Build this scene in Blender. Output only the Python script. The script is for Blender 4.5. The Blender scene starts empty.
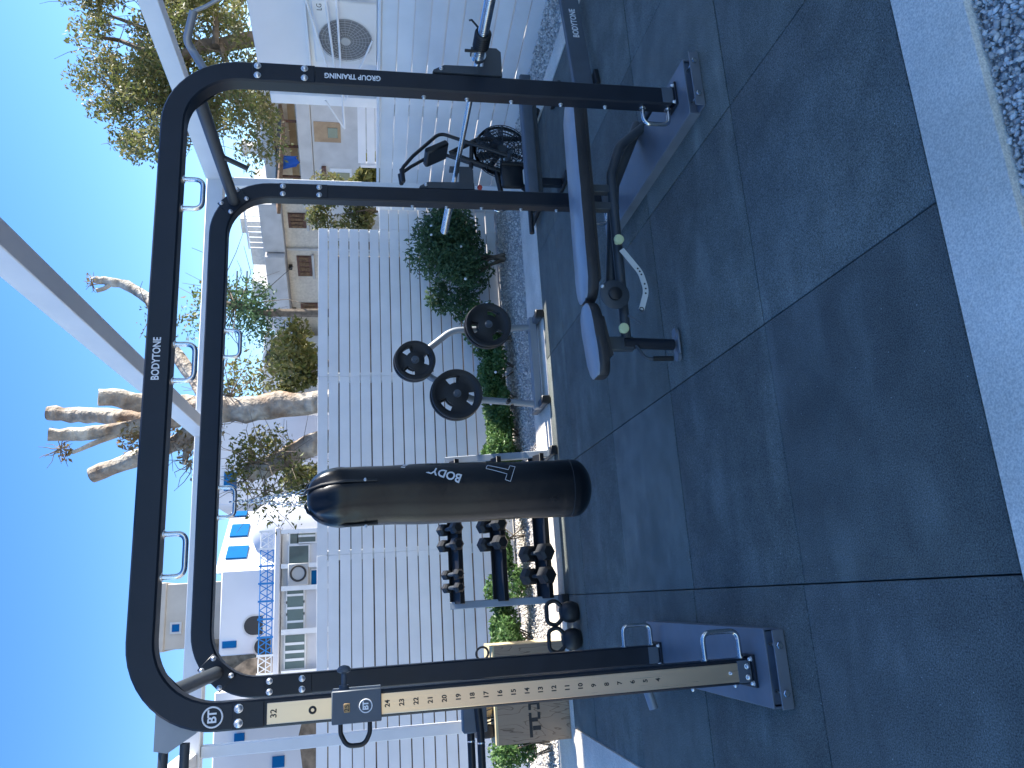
import bpy, bmesh, math, random
import numpy as np
from mathutils import Vector, Matrix
random.seed(7); RNG = np.random.default_rng(7)
S = bpy.context.scene
COL = S.collection
R = math.radians
V = Vector

# ------------------------------------------------------------------ camera frame (world: X along the fence, Y towards it, Z up)
H = 1.54; F = 770.0
def _n(v): v = np.array(v, float); return v/np.linalg.norm(v)
_Y = _n([-220, -141, 770]); _D = _n([61, 4228, 770]); _X = _n(np.cross(_D, _Y)); _D = _n(np.cross(_Y, _X))
if _X[0] < 0: _X = -_X
if _D[1] < 0: _D = -_D
CM = np.array([_X, _Y, -_D])
CP = np.array([0, 0, H])
def ray(x, y): return CM @ np.array([383.5-y, x+.5-512, F])
def at(x, y, Y):                    # where the sight line through a photo point meets the vertical plane at distance Y
    d = ray(x, y); return V(CP + d*(Y/d[1]))
def on_plane(x, y, p0, d2):         # distance along, and height on, a vertical plane through p0 with direction d2
    r = ray(x, y); n = np.array([d2[1], -d2[0], 0.0]); t = np.dot(n, np.array([p0[0], p0[1], 0])-CP)/np.dot(n, r)
    P = CP + t*r
    return float(np.dot(P[:2]-np.array(p0), np.array(d2))), float(P[2])

# ------------------------------------------------------------------ materials
def mat(name, col, rough=.5, metal=0., var=.0, vscale=6., bump=0., bscale=60., col2=None, island=0., spec=.5, detail=4., translucent=0., coat=0., fine=0.):
    m = bpy.data.materials.new(name); m.use_nodes = True
    nt = m.node_tree; N = nt.nodes; L = nt.links
    b = N['Principled BSDF']
    b.inputs['Roughness'].default_value = rough; b.inputs['Metallic'].default_value = metal
    b.inputs['Specular IOR Level'].default_value = spec
    b.inputs['Coat Weight'].default_value = coat
    b.inputs['Base Color'].default_value = (*col, 1)
    tc = N.new('ShaderNodeTexCoord')
    src = None
    if col2 is None and var > 0: col2 = tuple(max(0, c*(1-var)) for c in col)
    if col2 is not None:
        no = N.new('ShaderNodeTexNoise'); no.inputs['Scale'].default_value = vscale; no.inputs['Detail'].default_value = detail
        L.new(tc.outputs['Object'], no.inputs['Vector'])
        rp = N.new('ShaderNodeValToRGB'); rp.color_ramp.elements[0].position = .35; rp.color_ramp.elements[1].position = .65
        rp.color_ramp.elements[0].color = (*col2, 1); rp.color_ramp.elements[1].color = (*col, 1)
        L.new(no.outputs['Fac'], rp.inputs['Fac']); src = rp.outputs['Color']
        rr = N.new('ShaderNodeMapRange'); rr.inputs['To Min'].default_value = max(0, rough-.08); rr.inputs['To Max'].default_value = min(1, rough+.08)
        L.new(no.outputs['Fac'], rr.inputs['Value']); L.new(rr.outputs['Result'], b.inputs['Roughness'])
    if fine > 0:
        n3 = N.new('ShaderNodeTexNoise'); n3.inputs['Scale'].default_value = bscale; n3.inputs['Detail'].default_value = 2
        L.new(tc.outputs['Object'], n3.inputs['Vector'])
        mr = N.new('ShaderNodeMapRange'); mr.inputs['From Min'].default_value = .3; mr.inputs['From Max'].default_value = .7
        mr.inputs['To Min'].default_value = 1-fine; mr.inputs['To Max'].default_value = 1+fine
        L.new(n3.outputs['Fac'], mr.inputs['Value'])
        mx = N.new('ShaderNodeVectorMath'); mx.operation = 'SCALE'
        if src: L.new(src, mx.inputs[0])
        else: mx.inputs[0].default_value = col
        L.new(mr.outputs['Result'], mx.inputs['Scale']); src = mx.outputs['Vector']
    if island > 0:
        g = N.new('ShaderNodeNewGeometry'); mr = N.new('ShaderNodeMapRange')
        mr.inputs['To Min'].default_value = 1-island; mr.inputs['To Max'].default_value = 1+island
        L.new(g.outputs['Random Per Island'], mr.inputs['Value'])
        mx = N.new('ShaderNodeVectorMath'); mx.operation = 'SCALE'
        if src: L.new(src, mx.inputs[0])
        else: mx.inputs[0].default_value = col
        L.new(mr.outputs['Result'], mx.inputs['Scale']); src = mx.outputs['Vector']
    if src: L.new(src, b.inputs['Base Color'])
    if bump > 0:
        n2 = N.new('ShaderNodeTexNoise'); n2.inputs['Scale'].default_value = bscale; n2.inputs['Detail'].default_value = 3
        L.new(tc.outputs['Object'], n2.inputs['Vector'])
        bp = N.new('ShaderNodeBump'); bp.inputs['Strength'].default_value = bump; bp.inputs['Distance'].default_value = .06 if name == 'pale_bark' else .01
        L.new(n2.outputs['Fac'], bp.inputs['Height']); L.new(bp.outputs['Normal'], b.inputs['Normal'])
    if translucent > 0:
        tr = N.new('ShaderNodeBsdfTranslucent'); ms = N.new('ShaderNodeMixShader'); ms.inputs['Fac'].default_value = translucent
        if src: L.new(src, tr.inputs['Color'])
        else: tr.inputs['Color'].default_value = (*col, 1)
        L.new(b.outputs[0], ms.inputs[1]); L.new(tr.outputs[0], ms.inputs[2]); L.new(ms.outputs[0], N['Material Output'].inputs['Surface'])
    return m

def leafmat(name, cols, rough=.55, tr=.3):
    m = bpy.data.materials.new(name); m.use_nodes = True
    N = m.node_tree.nodes; L = m.node_tree.links; b = N['Principled BSDF']; b.inputs['Roughness'].default_value = rough
    g = N.new('ShaderNodeNewGeometry'); rp = N.new('ShaderNodeValToRGB')
    rp.color_ramp.elements[0].color = (*cols[0], 1); rp.color_ramp.elements[1].color = (*cols[-1], 1)
    for i, c in enumerate(cols[1:-1]):
        e = rp.color_ramp.elements.new((i+1)/(len(cols)-1)); e.color = (*c, 1)
    L.new(g.outputs['Random Per Island'], rp.inputs['Fac']); L.new(rp.outputs['Color'], b.inputs['Base Color'])
    t = N.new('ShaderNodeBsdfTranslucent'); ms = N.new('ShaderNodeMixShader'); ms.inputs['Fac'].default_value = tr
    L.new(rp.outputs['Color'], t.inputs['Color']); L.new(b.outputs[0], ms.inputs[1]); L.new(t.outputs[0], ms.inputs[2])
    L.new(ms.outputs[0], N['Material Output'].inputs['Surface'])
    return m

def rubbermat():
    m = bpy.data.materials.new('rubber'); m.use_nodes = True
    N = m.node_tree.nodes; L = m.node_tree.links; b = N['Principled BSDF']
    b.inputs['Roughness'].default_value = .78; b.inputs['Specular IOR Level'].default_value = .35
    tc = N.new('ShaderNodeTexCoord'); g = N.new('ShaderNodeNewGeometry')
    def noise(sc, det, stretch=None):
        n = N.new('ShaderNodeTexNoise'); n.inputs['Scale'].default_value = sc; n.inputs['Detail'].default_value = det
        if stretch:
            mp = N.new('ShaderNodeMapping'); mp.inputs['Scale'].default_value = stretch; mp.inputs['Rotation'].default_value = (0, 0, .5)
            L.new(tc.outputs['Object'], mp.inputs['Vector']); L.new(mp.outputs['Vector'], n.inputs['Vector'])
        else: L.new(tc.outputs['Object'], n.inputs['Vector'])
        return n.outputs['Fac']
    def rng(s, a, c, lo, hi):
        r = N.new('ShaderNodeMapRange'); r.inputs['From Min'].default_value = a; r.inputs['From Max'].default_value = c
        r.inputs['To Min'].default_value = lo; r.inputs['To Max'].default_value = hi; L.new(s, r.inputs['Value']); return r.outputs['Result']
    def mul(a, c, op='MULTIPLY'):
        q = N.new('ShaderNodeMath'); q.operation = op; L.new(a, q.inputs[0])
        if isinstance(c, float): q.inputs[1].default_value = c
        else: L.new(c, q.inputs[1])
        return q.outputs[0]
    big = rng(noise(1.3, 6), .3, .7, .84, 1.16)
    blot = rng(noise(6., 7), .35, .75, .88, 1.25)
    grain = rng(noise(230., 3), .3, .7, .35, 1.65)
    scuff = mul(rng(noise(1.7, 7, (1, 3.5, 1)), .50, .78, 0., .095), rng(noise(1.6, 4), .42, .64, 0., 1.))
    isl = rng(g.outputs['Random Per Island'], 0, 1, .80, 1.16)
    v = mul(mul(mul(big, blot), grain), isl)
    vor = N.new('ShaderNodeTexVoronoi'); vor.inputs['Scale'].default_value = 44.; L.new(tc.outputs['Object'], vor.inputs['Vector'])
    sel = N.new('ShaderNodeSeparateColor'); L.new(vor.outputs['Color'], sel.inputs[0])
    sp = mul(rng(vor.outputs['Distance'], .05, .10, 1., 0.), rng(sel.outputs[0], .86, .87, 0., 1.))
    sp = mul(sp, .35)
    v = mul(mul(mul(v, .128), scuff, 'ADD'), sp, 'ADD')
    cb = N.new('ShaderNodeCombineColor')
    L.new(mul(v, .98), cb.inputs[0]); L.new(mul(v, 1.07), cb.inputs[1]); L.new(mul(v, .96), cb.inputs[2])
    L.new(cb.outputs[0], b.inputs['Base Color'])
    bp = N.new('ShaderNodeBump'); bp.inputs['Strength'].default_value = .45; bp.inputs['Distance'].default_value = .004
    L.new(grain, bp.inputs['Height']); L.new(bp.outputs['Normal'], b.inputs['Normal'])
    return m

def plymat():
    m = bpy.data.materials.new('plywood'); m.use_nodes = True
    N = m.node_tree.nodes; L = m.node_tree.links; b = N['Principled BSDF']; b.inputs['Roughness'].default_value = .65
    tc = N.new('ShaderNodeTexCoord'); mp = N.new('ShaderNodeMapping'); mp.inputs['Scale'].default_value = (2.2, 2.2, .55)
    L.new(tc.outputs['Object'], mp.inputs['Vector'])
    n = N.new('ShaderNodeTexNoise'); n.inputs['Scale'].default_value = 2.6; n.inputs['Detail'].default_value = 3; n.inputs['Distortion'].default_value = .6
    L.new(mp.outputs['Vector'], n.inputs['Vector'])
    q = N.new('ShaderNodeMath'); q.operation = 'MULTIPLY'; q.inputs[1].default_value = 13.; L.new(n.outputs['Fac'], q.inputs[0])
    s = N.new('ShaderNodeMath'); s.operation = 'FRACT'; L.new(q.outputs[0], s.inputs[0])
    rp = N.new('ShaderNodeValToRGB'); e = rp.color_ramp.elements
    e[0].position = 0; e[0].color = (.14, .085, .05, 1); e[1].position = 1; e[1].color = (.33, .23, .15, 1)
    k = e.new(.16); k.color = (.36, .255, .165, 1)
    L.new(s.outputs[0], rp.inputs['Fac']); L.new(rp.outputs['Color'], b.inputs['Base Color'])
    return m

def brushedmat():
    m = bpy.data.materials.new('brushed_steel'); m.use_nodes = True
    N = m.node_tree.nodes; L = m.node_tree.links; b = N['Principled BSDF']
    b.inputs['Metallic'].default_value = .85; b.inputs['Base Color'].default_value = (.80, .60, .41, 1)
    tc = N.new('ShaderNodeTexCoord'); mp = N.new('ShaderNodeMapping'); mp.inputs['Scale'].default_value = (300, 300, 4)
    L.new(tc.outputs['Object'], mp.inputs['Vector'])
    n = N.new('ShaderNodeTexNoise'); n.inputs['Scale'].default_value = 1.; L.new(mp.outputs['Vector'], n.inputs['Vector'])
    r = N.new('ShaderNodeMapRange'); r.inputs['To Min'].default_value = .22; r.inputs['To Max'].default_value = .42
    L.new(n.outputs['Fac'], r.inputs['Value']); L.new(r.outputs['Result'], b.inputs['Roughness'])
    return m

M = dict(
    rig=mat('rig_paint', (.009, .014, .023), .40, var=.25, vscale=9, bump=.05, bscale=400, spec=.4),
    grey=mat('grey_paint', (.085, .105, .13), .5, var=.15, vscale=8, bump=.05, bscale=300),
    grey2=mat('dark_grey_paint', (.05, .06, .07), .45, var=.2, vscale=8),
    mid=mat('silver_grey_paint', (.30, .32, .34), .42, metal=.3, var=.12, vscale=10),
    base=mat('base_steel', (.18, .20, .23), .45, metal=.25, var=.2, vscale=6, bump=.04, bscale=200),
    chrome=mat('bright_steel', (.72, .72, .71), .2, metal=1., var=.12, vscale=25),
    zinc=mat('zinc_bolt', (.75, .76, .76), .3, metal=.8),
    black=mat('black_plastic', (.012, .013, .015), .45, var=.2, vscale=12),
    iron=mat('cast_iron', (.014, .015, .017), .5, var=.3, vscale=18, bump=.12, bscale=160),
    vinyl=mat('bag_vinyl', (.004, .0055, .008), .30, var=.2, vscale=5, bump=.10, bscale=30, spec=.42),
    pad=mat('pad_vinyl_sky_glare', (.30, .32, .35), .32, var=.15, vscale=10, bump=.06, bscale=120),  # top of the dark vinyl, lightened in colour to stand for sky glare
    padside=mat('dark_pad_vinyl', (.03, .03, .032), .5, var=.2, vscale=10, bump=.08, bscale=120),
    white_letter=mat('white_print', (.8, .81, .82), .5),
    dark_letter=mat('dark_print', (.02, .02, .02), .6),
    ruler=brushedmat(),
    knob=mat('pale_yellow_plastic', (.62, .66, .36), .45),
    decal=mat('pale_decal', (.62, .62, .58), .5),
    ply=plymat(), rubber=rubbermat(),
    fence=mat('fence_paint', (.84, .845, .85), .55, var=.08, vscale=3, bump=.06, bscale=40, island=.03),
    fence2=mat('side_fence_paint', (.82, .83, .84), .55, var=.10, vscale=2.5, bump=.06, bscale=40, island=.05),
    post=mat('white_post_paint', (.76, .77, .77), .45, var=.06, vscale=4, bump=.03, bscale=60),
    conc=mat('kerb_concrete', (.86, .78, .66), .85, col2=(.66, .60, .50), vscale=2.3, bump=.25, bscale=170, fine=.22, detail=8),
    soil=mat('gravel_bed', (.50, .48, .45), .95, col2=(.36, .34, .32), vscale=9, bump=.8, bscale=70, fine=.3),
    earth=mat('dry_earth', (.42, .39, .35), .95, col2=(.32, .29, .26), vscale=.8, bump=.5, bscale=12),
    stone=mat('gravel_stone', (.76, .70, .62), .85, var=.25, vscale=30, bump=.3, bscale=150, island=.38),
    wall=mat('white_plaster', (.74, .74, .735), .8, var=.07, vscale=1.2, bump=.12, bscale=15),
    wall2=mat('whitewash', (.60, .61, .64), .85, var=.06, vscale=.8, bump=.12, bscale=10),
    beige=mat('pale_stone_render', (.66, .60, .51), .85, col2=(.57, .51, .43), vscale=1.6, bump=.15, bscale=12, fine=.1),
    cement=mat('grey_cement', (.60, .59, .57), .85, col2=(.50, .49, .47), vscale=2.2, bump=.2, bscale=14),
    tower=mat('tower_render', (.55, .50, .43), .9, col2=(.47, .42, .36), vscale=.9, bump=.2, bscale=6),
    rock=mat('dry_stone', (.27, .21, .15), .95, col2=(.09, .07, .05), vscale=3.5, bump=1., bscale=9, detail=8),
    blue=mat('blue_paint', (.004, .11, .30), .85, var=.15, vscale=3, spec=.1), railblue=mat('rail_blue_paint', (.03, .21, .52), .7, spec=.2), silver=mat('silver_rack_paint', (.27, .30, .33), .45, metal=.2, var=.1, vscale=8),
    brown=mat('brown_wood', (.16, .07, .05), .65, col2=(.08, .04, .03), vscale=25),
    tan=mat('tan_boards', (.46, .32, .19), .75, col2=(.36, .24, .14), vscale=5),
    reed=mat('reed_canopy', (.22, .13, .07), .9, col2=(.10, .06, .035), vscale=14, bump=.6, bscale=30),
    cloth=mat('blue_cloth', (.01, .09, .42), .8),
    glass=mat('window_glass', (.10, .14, .14), .08, var=.3, vscale=1.2, spec=.6),
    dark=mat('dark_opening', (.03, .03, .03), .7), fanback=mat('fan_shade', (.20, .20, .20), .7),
    ac=mat('ac_casing', (.72, .72, .70), .45, var=.05, vscale=5),
    acg=mat('ac_grille', (.40, .40, .39), .5),
    bark=mat('pale_bark', (.44, .41, .35), .85, col2=(.22, .15, .10), vscale=2.4, bump=1., bscale=9, detail=10, fine=.32),
    bark2=mat('grey_bark', (.20, .16, .12), .9, col2=(.10, .08, .06), vscale=8, bump=.4, bscale=30),
    red=mat('red_plastic', (.55, .06, .04), .5),
    gear=mat('tan_leather', (.50, .33, .14), .6, col2=(.36, .22, .09), vscale=14),
    yellow=mat('yellow_wood_edge', (.62, .50, .28), .6, var=.15, vscale=12),
    leaf_olive=leafmat('olive_leaf', [(.09, .12, .03), (.15, .165, .045), (.21, .19, .085), (.12, .15, .04), (.26, .21, .11)], tr=.4),
    leaf_dry=leafmat('dry_leaf', [(.24, .14, .06), (.17, .15, .05), (.30, .21, .10), (.18, .11, .05)], tr=.4),
    leaf_green=leafmat('shrub_leaf', [(.07, .15, .04), (.11, .22, .055), (.075, .165, .05), (.17, .25, .085)]),
    leaf_deep=leafmat('deep_leaf', [(.055, .11, .05), (.09, .17, .065), (.065, .13, .06), (.14, .21, .095)]),
    leaf_yellow=leafmat('yellow_leaf', [(.16, .17, .03), (.10, .12, .03), (.22, .20, .05), (.08, .09, .03)]),
    flower=mat('white_petal', (.8, .8, .76), .6),
)

# ------------------------------------------------------------------ mesh builder
class MB:
    def __init__(s): s.v = []; s.f = []
    def add(s, vs, fs):
        o = len(s.v); s.v += [V(p) for p in vs]; s.f += [tuple(i+o for i in f) for f in fs]; return s
    def box(s, c, sz, bev=0., rot=None, seg=1):
        bm = bmesh.new(); bmesh.ops.create_cube(bm, size=1)
        for v in bm.verts: v.co = V((v.co.x*sz[0], v.co.y*sz[1], v.co.z*sz[2]))
        if bev > 0: bmesh.ops.bevel(bm, geom=bm.edges[:], offset=min(bev, min(sz)*.45), segments=seg, affect='EDGES', profile=.5)
        bm.verts.index_update()
        m = rot.to_4x4() if rot is not None else Matrix.Identity(4)
        s.add([m @ v.co + V(c) for v in bm.verts], [[v.index for v in f.verts] for f in bm.faces]); bm.free(); return s
    def rng(s, x0, x1, y0, y1, z0, z1, bev=0., seg=1):
        return s.box(((x0+x1)/2, (y0+y1)/2, (z0+z1)/2), (abs(x1-x0), abs(y1-y0), abs(z1-z0)), bev, None, seg)
    def tube(s, pts, r, n=12, cap=True):
        pts = [V(p) for p in pts]; k = len(pts); rs = r if isinstance(r, (list, tuple)) else [r]*k
        tg = [(pts[min(i+1, k-1)]-pts[max(i-1, 0)]).normalized() for i in range(k)]
        a = V((0, 0, 1)) if abs(tg[0].z) < .9 else V((1, 0, 0))
        u = tg[0].cross(a).normalized(); vs = []; fs = []
        for i in range(k):
            u = (u - tg[i]*u.dot(tg[i])).normalized(); w = tg[i].cross(u)
            for j in range(n):
                q = 2*math.pi*j/n; vs.append(pts[i] + (u*math.cos(q)+w*math.sin(q))*rs[i])
        for i in range(k-1):
            for j in range(n): fs.append((i*n+j, i*n+(j+1) % n, (i+1)*n+(j+1) % n, (i+1)*n+j))
        if cap: fs.append(tuple(range(n))[::-1]); fs.append(tuple((k-1)*n+j for j in range(n)))
        return s.add(vs, fs)
    def cyl(s, a, b, r, n=16): return s.tube([a, b], r, n)
    def lathe(s, prof, c, axis=(0, 0, 1), n=32):
        ax = V(axis).normalized(); a = V((1, 0, 0)) if abs(ax.x) < .9 else V((0, 1, 0))
        u = ax.cross(a).normalized(); w = ax.cross(u); vs = []; fs = []
        for (r, h) in prof:
            for j in range(n):
                q = 2*math.pi*j/n; vs.append(V(c)+ax*h+(u*math.cos(q)+w*math.sin(q))*r)
        for i in range(len(prof)-1):
            for j in range(n): fs.append((i*n+j, i*n+(j+1) % n, (i+1)*n+(j+1) % n, (i+1)*n+j))
        fs.append(tuple(range(n))[::-1]); fs.append(tuple((len(prof)-1)*n+j for j in range(n)))
        return s.add(vs, fs)
    def ring(s, c, axis, R_, r, n=32, m=10, a0=0., a1=2*math.pi):
        ax = V(axis).normalized(); a = V((0, 0, 1)) if abs(ax.z) < .9 else V((1, 0, 0))
        u = ax.cross(a).normalized(); w = ax.cross(u); full = abs(a1-a0-2*math.pi) < 1e-6
        pts = [V(c)+(u*math.cos(a0+(a1-a0)*i/n)+w*math.sin(a0+(a1-a0)*i/n))*R_ for i in range(n+1)]
        if not full: return s.tube(pts, r, m)
        vs = []; fs = []
        for i in range(n):
            q = 2*math.pi*i/n; d = u*math.cos(q)+w*math.sin(q)
            for j in range(m):
                p = 2*math.pi*j/m; vs.append(V(c)+d*(R_+r*math.cos(p))+ax*(r*math.sin(p)))
        for i in range(n):
            for j in range(m):
                i2 = (i+1) % n; j2 = (j+1) % m; fs.append((i*m+j, i2*m+j, i2*m+j2, i*m+j2))
        return s.add(vs, fs)
    def sweep(s, pts, w, h, out, ch=.006):      # rectangular bar along pts; 'out' is the fixed depth direction (h), w lies in the path plane
        pts = [V(p) for p in pts]; k = len(pts); out = V(out).normalized(); vs = []; fs = []
        prof = [(-w/2+ch, -h/2), (w/2-ch, -h/2), (w/2, -h/2+ch), (w/2, h/2-ch), (w/2-ch, h/2), (-w/2+ch, h/2), (-w/2, h/2-ch), (-w/2, -h/2+ch)]
        n = 8
        for i in range(k):
            t = (pts[min(i+1, k-1)]-pts[max(i-1, 0)]).normalized(); sd = t.cross(out).normalized()
            for (a, b) in prof: vs.append(pts[i]+sd*a+out*b)
        for i in range(k-1):
            for j in range(n): fs.append((i*n+j, i*n+(j+1) % n, (i+1)*n+(j+1) % n, (i+1)*n+j))
        fs.append(tuple(range(n))[::-1]); fs.append(tuple((k-1)*n+j for j in range(n)))
        return s.add(vs, fs)
    def prism(s, poly, o, u, w, d):             # extrude polygon (2D in axes u, w at origin o) by vector d
        o = V(o); u = V(u); w = V(w); d = V(d); n = len(poly)
        vs = [o+u*a+w*b for a, b in poly]+[o+u*a+w*b+d for a, b in poly]
        fs = [tuple(range(n))[::-1], tuple(range(n, 2*n))]+[(i, (i+1) % n, n+(i+1) % n, n+i) for i in range(n)]
        return s.add(vs, fs)
    def build(s, name, m, parent=None, smooth=40):
        me = bpy.data.meshes.new(name); off = ORG.get(parent.name, V((0, 0, 0))) if parent else V((0, 0, 0))
        me.from_pydata([tuple(p-off) for p in s.v], [], s.f); me.update()
        bm = bmesh.new(); bm.from_mesh(me); bmesh.ops.recalc_face_normals(bm, faces=bm.faces[:]); bm.to_mesh(me); bm.free()
        return link(name, me, m, parent, off, smooth)

ORG = {}
def link(name, me, m, parent=None, off=V((0, 0, 0)), smooth=40):
    if isinstance(m, str): m = M[m]
    me.materials.append(m)
    if smooth:
        me.shade_smooth(); me.set_sharp_from_angle(angle=R(smooth))
    o = bpy.data.objects.new(name, me); COL.objects.link(o)
    if parent: o.parent = parent
    ORG[o.name] = off
    return o
def thing(name, label, cat, loc=(0, 0, 0), group=None):
    o = bpy.data.objects.new(name, None); COL.objects.link(o); o.location = loc; o.empty_display_size = .1
    ORG[o.name] = V(loc); tag(o, label, cat, group); return o
def tag(o, label, cat, group=None):
    o['label'] = label; o['category'] = cat
    if group: o['group'] = group
    return o
def struct(o, kind='structure'): o['kind'] = kind; return o
def fillet(pts, rad, k=7):
    pts = [V(p) for p in pts]; out = [pts[0]]
    for i in range(1, len(pts)-1):
        a, b, c = pts[i-1], pts[i], pts[i+1]; u = (a-b).normalized(); w = (c-b).normalized()
        th = u.angle(w)
        if th > math.pi-.05: out.append(b); continue
        d = min(rad/math.tan(th/2), (a-b).length*.49, (c-b).length*.49); p0 = b+u*d; p1 = b+w*d
        for j in range(k+1):
            t = j/k; out.append(p0*(1-t)**2+b*2*t*(1-t)+p1*t*t)
    out.append(pts[-1]); return out
def text_mesh(body, size, extrude=.0008, spacing=1.0, bold=.0):
    cu = bpy.data.curves.new('lettering', 'FONT'); cu.body = body; cu.size = size; cu.extrude = extrude; cu.align_x = 'CENTER'; cu.align_y = 'CENTER'
    cu.space_character = spacing; cu.offset = bold; cu.resolution_u = 3
    o = bpy.data.objects.new('lettering', cu); COL.objects.link(o)
    dg = bpy.context.evaluated_depsgraph_get(); me = bpy.data.meshes.new_from_object(o.evaluated_get(dg))
    bpy.data.objects.remove(o); bpy.data.curves.remove(cu)
    vs = [v.co.copy() for v in me.vertices]; fs = [tuple(p.vertices) for p in me.polygons]; bpy.data.meshes.remove(me)
    return vs, fs
def put_text(mb, body, size, c, right, up, sx=1., **k):
    vs, fs = text_mesh(body, size, **k); c = V(c); r = V(right).normalized(); u = V(up).normalized(); n = r.cross(u)
    mb.add([c+r*p.x*sx+u*p.y+n*p.z for p in vs], fs); return mb

# ------------------------------------------------------------------ camera, sky, sun
cam = bpy.data.cameras.new('camera'); co = bpy.data.objects.new('camera', cam); COL.objects.link(co)
cam.sensor_fit = 'HORIZONTAL'; cam.sensor_width = 36; cam.lens = 36*F/1024; cam.clip_start = .05; cam.clip_end = 3000
xr, yr, zr = CM[:, 1], CM[:, 0], -CM[:, 2]
co.matrix_world = Matrix(((xr[0], yr[0], zr[0], 0), (xr[1], yr[1], zr[1], 0), (xr[2], yr[2], zr[2], H), (0, 0, 0, 1)))
S.camera = co
SUN_AZ = R(.8); SUN_EL = R(31)      # azimuth from +X towards +Y
w = bpy.data.worlds.new('World'); S.world = w; w.use_nodes = True
N = w.node_tree.nodes; bg = N['Background']; sky = N.new('ShaderNodeTexSky'); sky.sky_type = 'NISHITA'; sky.sun_disc = False
sky.sun_elevation = SUN_EL; sky.sun_rotation = math.pi/2-SUN_AZ; sky.air_density = 1.0; sky.dust_density = .3; sky.ozone_density = 2.2
hs_ = N.new('ShaderNodeHueSaturation'); hs_.inputs['Saturation'].default_value = 1.33; hs_.inputs['Hue'].default_value = .511
w.node_tree.links.new(sky.outputs[0], hs_.inputs['Color']); w.node_tree.links.new(hs_.outputs[0], bg.inputs['Color']); bg.inputs['Strength'].default_value = .108
sl = bpy.data.lights.new('sun', 'SUN'); sl.energy = 5.0; sl.angle = R(.53); sl.color = (1, .955, .88)
so = bpy.data.objects.new('sun', sl); COL.objects.link(so)
sd = V((math.cos(SUN_EL)*math.cos(SUN_AZ), math.cos(SUN_EL)*math.sin(SUN_AZ), math.sin(SUN_EL)))
so.rotation_euler = sd.to_track_quat('Z', 'Y').to_euler(); so.location = (5, -2, 12)
S.view_settings.view_transform = 'Standard'; S.view_settings.look = 'None'; S.view_settings.exposure = 1.55; S.view_settings.gamma = 1
S.render.resolution_x = 1024; S.render.resolution_y = 768
S.render.engine = 'CYCLES'

# ------------------------------------------------------------------ the ground
g = MB(); g.add([(-600, -600, -.09), (600, -600, -.09), (600, 600, -.09), (-600, 600, -.09)], [(0, 1, 2, 3)])
struct(g.build('ground', 'earth', smooth=0))
mt = MB()
xs = [-1.02, -.028, .968, 1.965, 2.962, 4.10]; ys = [1.668, 2.645, 3.652, 4.655, 5.655, 6.285]
for i in range(5):
    for j in range(5):
        o = .012 if i == 0 else 0.
        y1 = ys[j+1]+(o if j < 4 else 0); y0 = ys[j]+(o if j else 0)
        z = random.uniform(-.0015, .0015)
        mt.rng(xs[i]+.0022, xs[i+1]-.0022, y0+.0022, y1-.0022, -.04+z, z, .004, 2)
struct(mt.build('rubber_floor', 'rubber'))
kb = MB()
kb.rng(-1.5, 5.4, 1.425, 1.662, -.2, .004, .004, 2)
struct(kb.build('kerb_near', 'conc'))
kb = MB(); kb.rng(-3.6, 4.30, 6.292, 6.93, -.2, .002, .004, 2); struct(kb.build('kerb_far', 'conc'))
kb = MB(); kb.rng(-1.30, -1.027, 1.666, 6.288, -.2, .003, .004, 2); kb.rng(4.105, 4.32, 1.666, 6.288, -.2, .003, .004, 2); struct(kb.build('kerb_side', 'conc'))
gs = MB()
for (a, b, c, d) in ((-6, 7, -.6, 1.42), (-6, 6, 6.935, 9.0), (-6, -1.305, 1.42, 6.29), (4.325, 6.0, 1.42, 6.93)):
    gs.add([(a, c, -.035), (b, c, -.035), (b, d, -.035), (a, d, -.035)], [(0, 1, 2, 3)])
struct(gs.build('gravel_bed', 'soil', smooth=0))

PHI = (1+5**.5)/2
ICO_V = _i = np.array([(-1, PHI, 0), (1, PHI, 0), (-1, -PHI, 0), (1, -PHI, 0), (0, -1, PHI), (0, 1, PHI), (0, -1, -PHI), (0, 1, -PHI), (PHI, 0, -1), (PHI, 0, 1), (-PHI, 0, -1), (-PHI, 0, 1)], float)/1.9
ICO_F = np.array([(0, 11, 5), (0, 5, 1), (0, 1, 7), (0, 7, 10), (0, 10, 11), (1, 5, 9), (5, 11, 4), (11, 10, 2), (10, 7, 6), (7, 1, 8), (3, 9, 4), (3, 4, 2), (3, 2, 6), (3, 6, 8), (3, 8, 9), (4, 9, 5), (2, 4, 11), (6, 2, 10), (8, 6, 7), (9, 8, 1)])
def raw_mesh(name, v, f):
    me = bpy.data.meshes.new(name); k = f.shape[1]
    me.vertices.add(len(v)); me.vertices.foreach_set('co', np.ascontiguousarray(v, dtype=np.float32).ravel())
    me.loops.add(f.size); me.loops.foreach_set('vertex_index', np.ascontiguousarray(f, dtype=np.int32).ravel())
    me.polygons.add(len(f)); me.polygons.foreach_set('loop_start', np.arange(0, f.size, k, dtype=np.int32))
    me.update(calc_edges=True); me.validate(); return me
def rand_rot(n):
    q = RNG.normal(size=(n, 4)); q /= np.linalg.norm(q, axis=1)[:, None]; a, b, c, d = q.T
    return np.stack([np.stack([1-2*(c*c+d*d), 2*(b*c-a*d), 2*(b*d+a*c)], -1), np.stack([2*(b*c+a*d), 1-2*(b*b+d*d), 2*(c*d-a*b)], -1), np.stack([2*(b*d-a*c), 2*(c*d+a*b), 1-2*(b*b+c*c)], -1)], 1)
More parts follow.
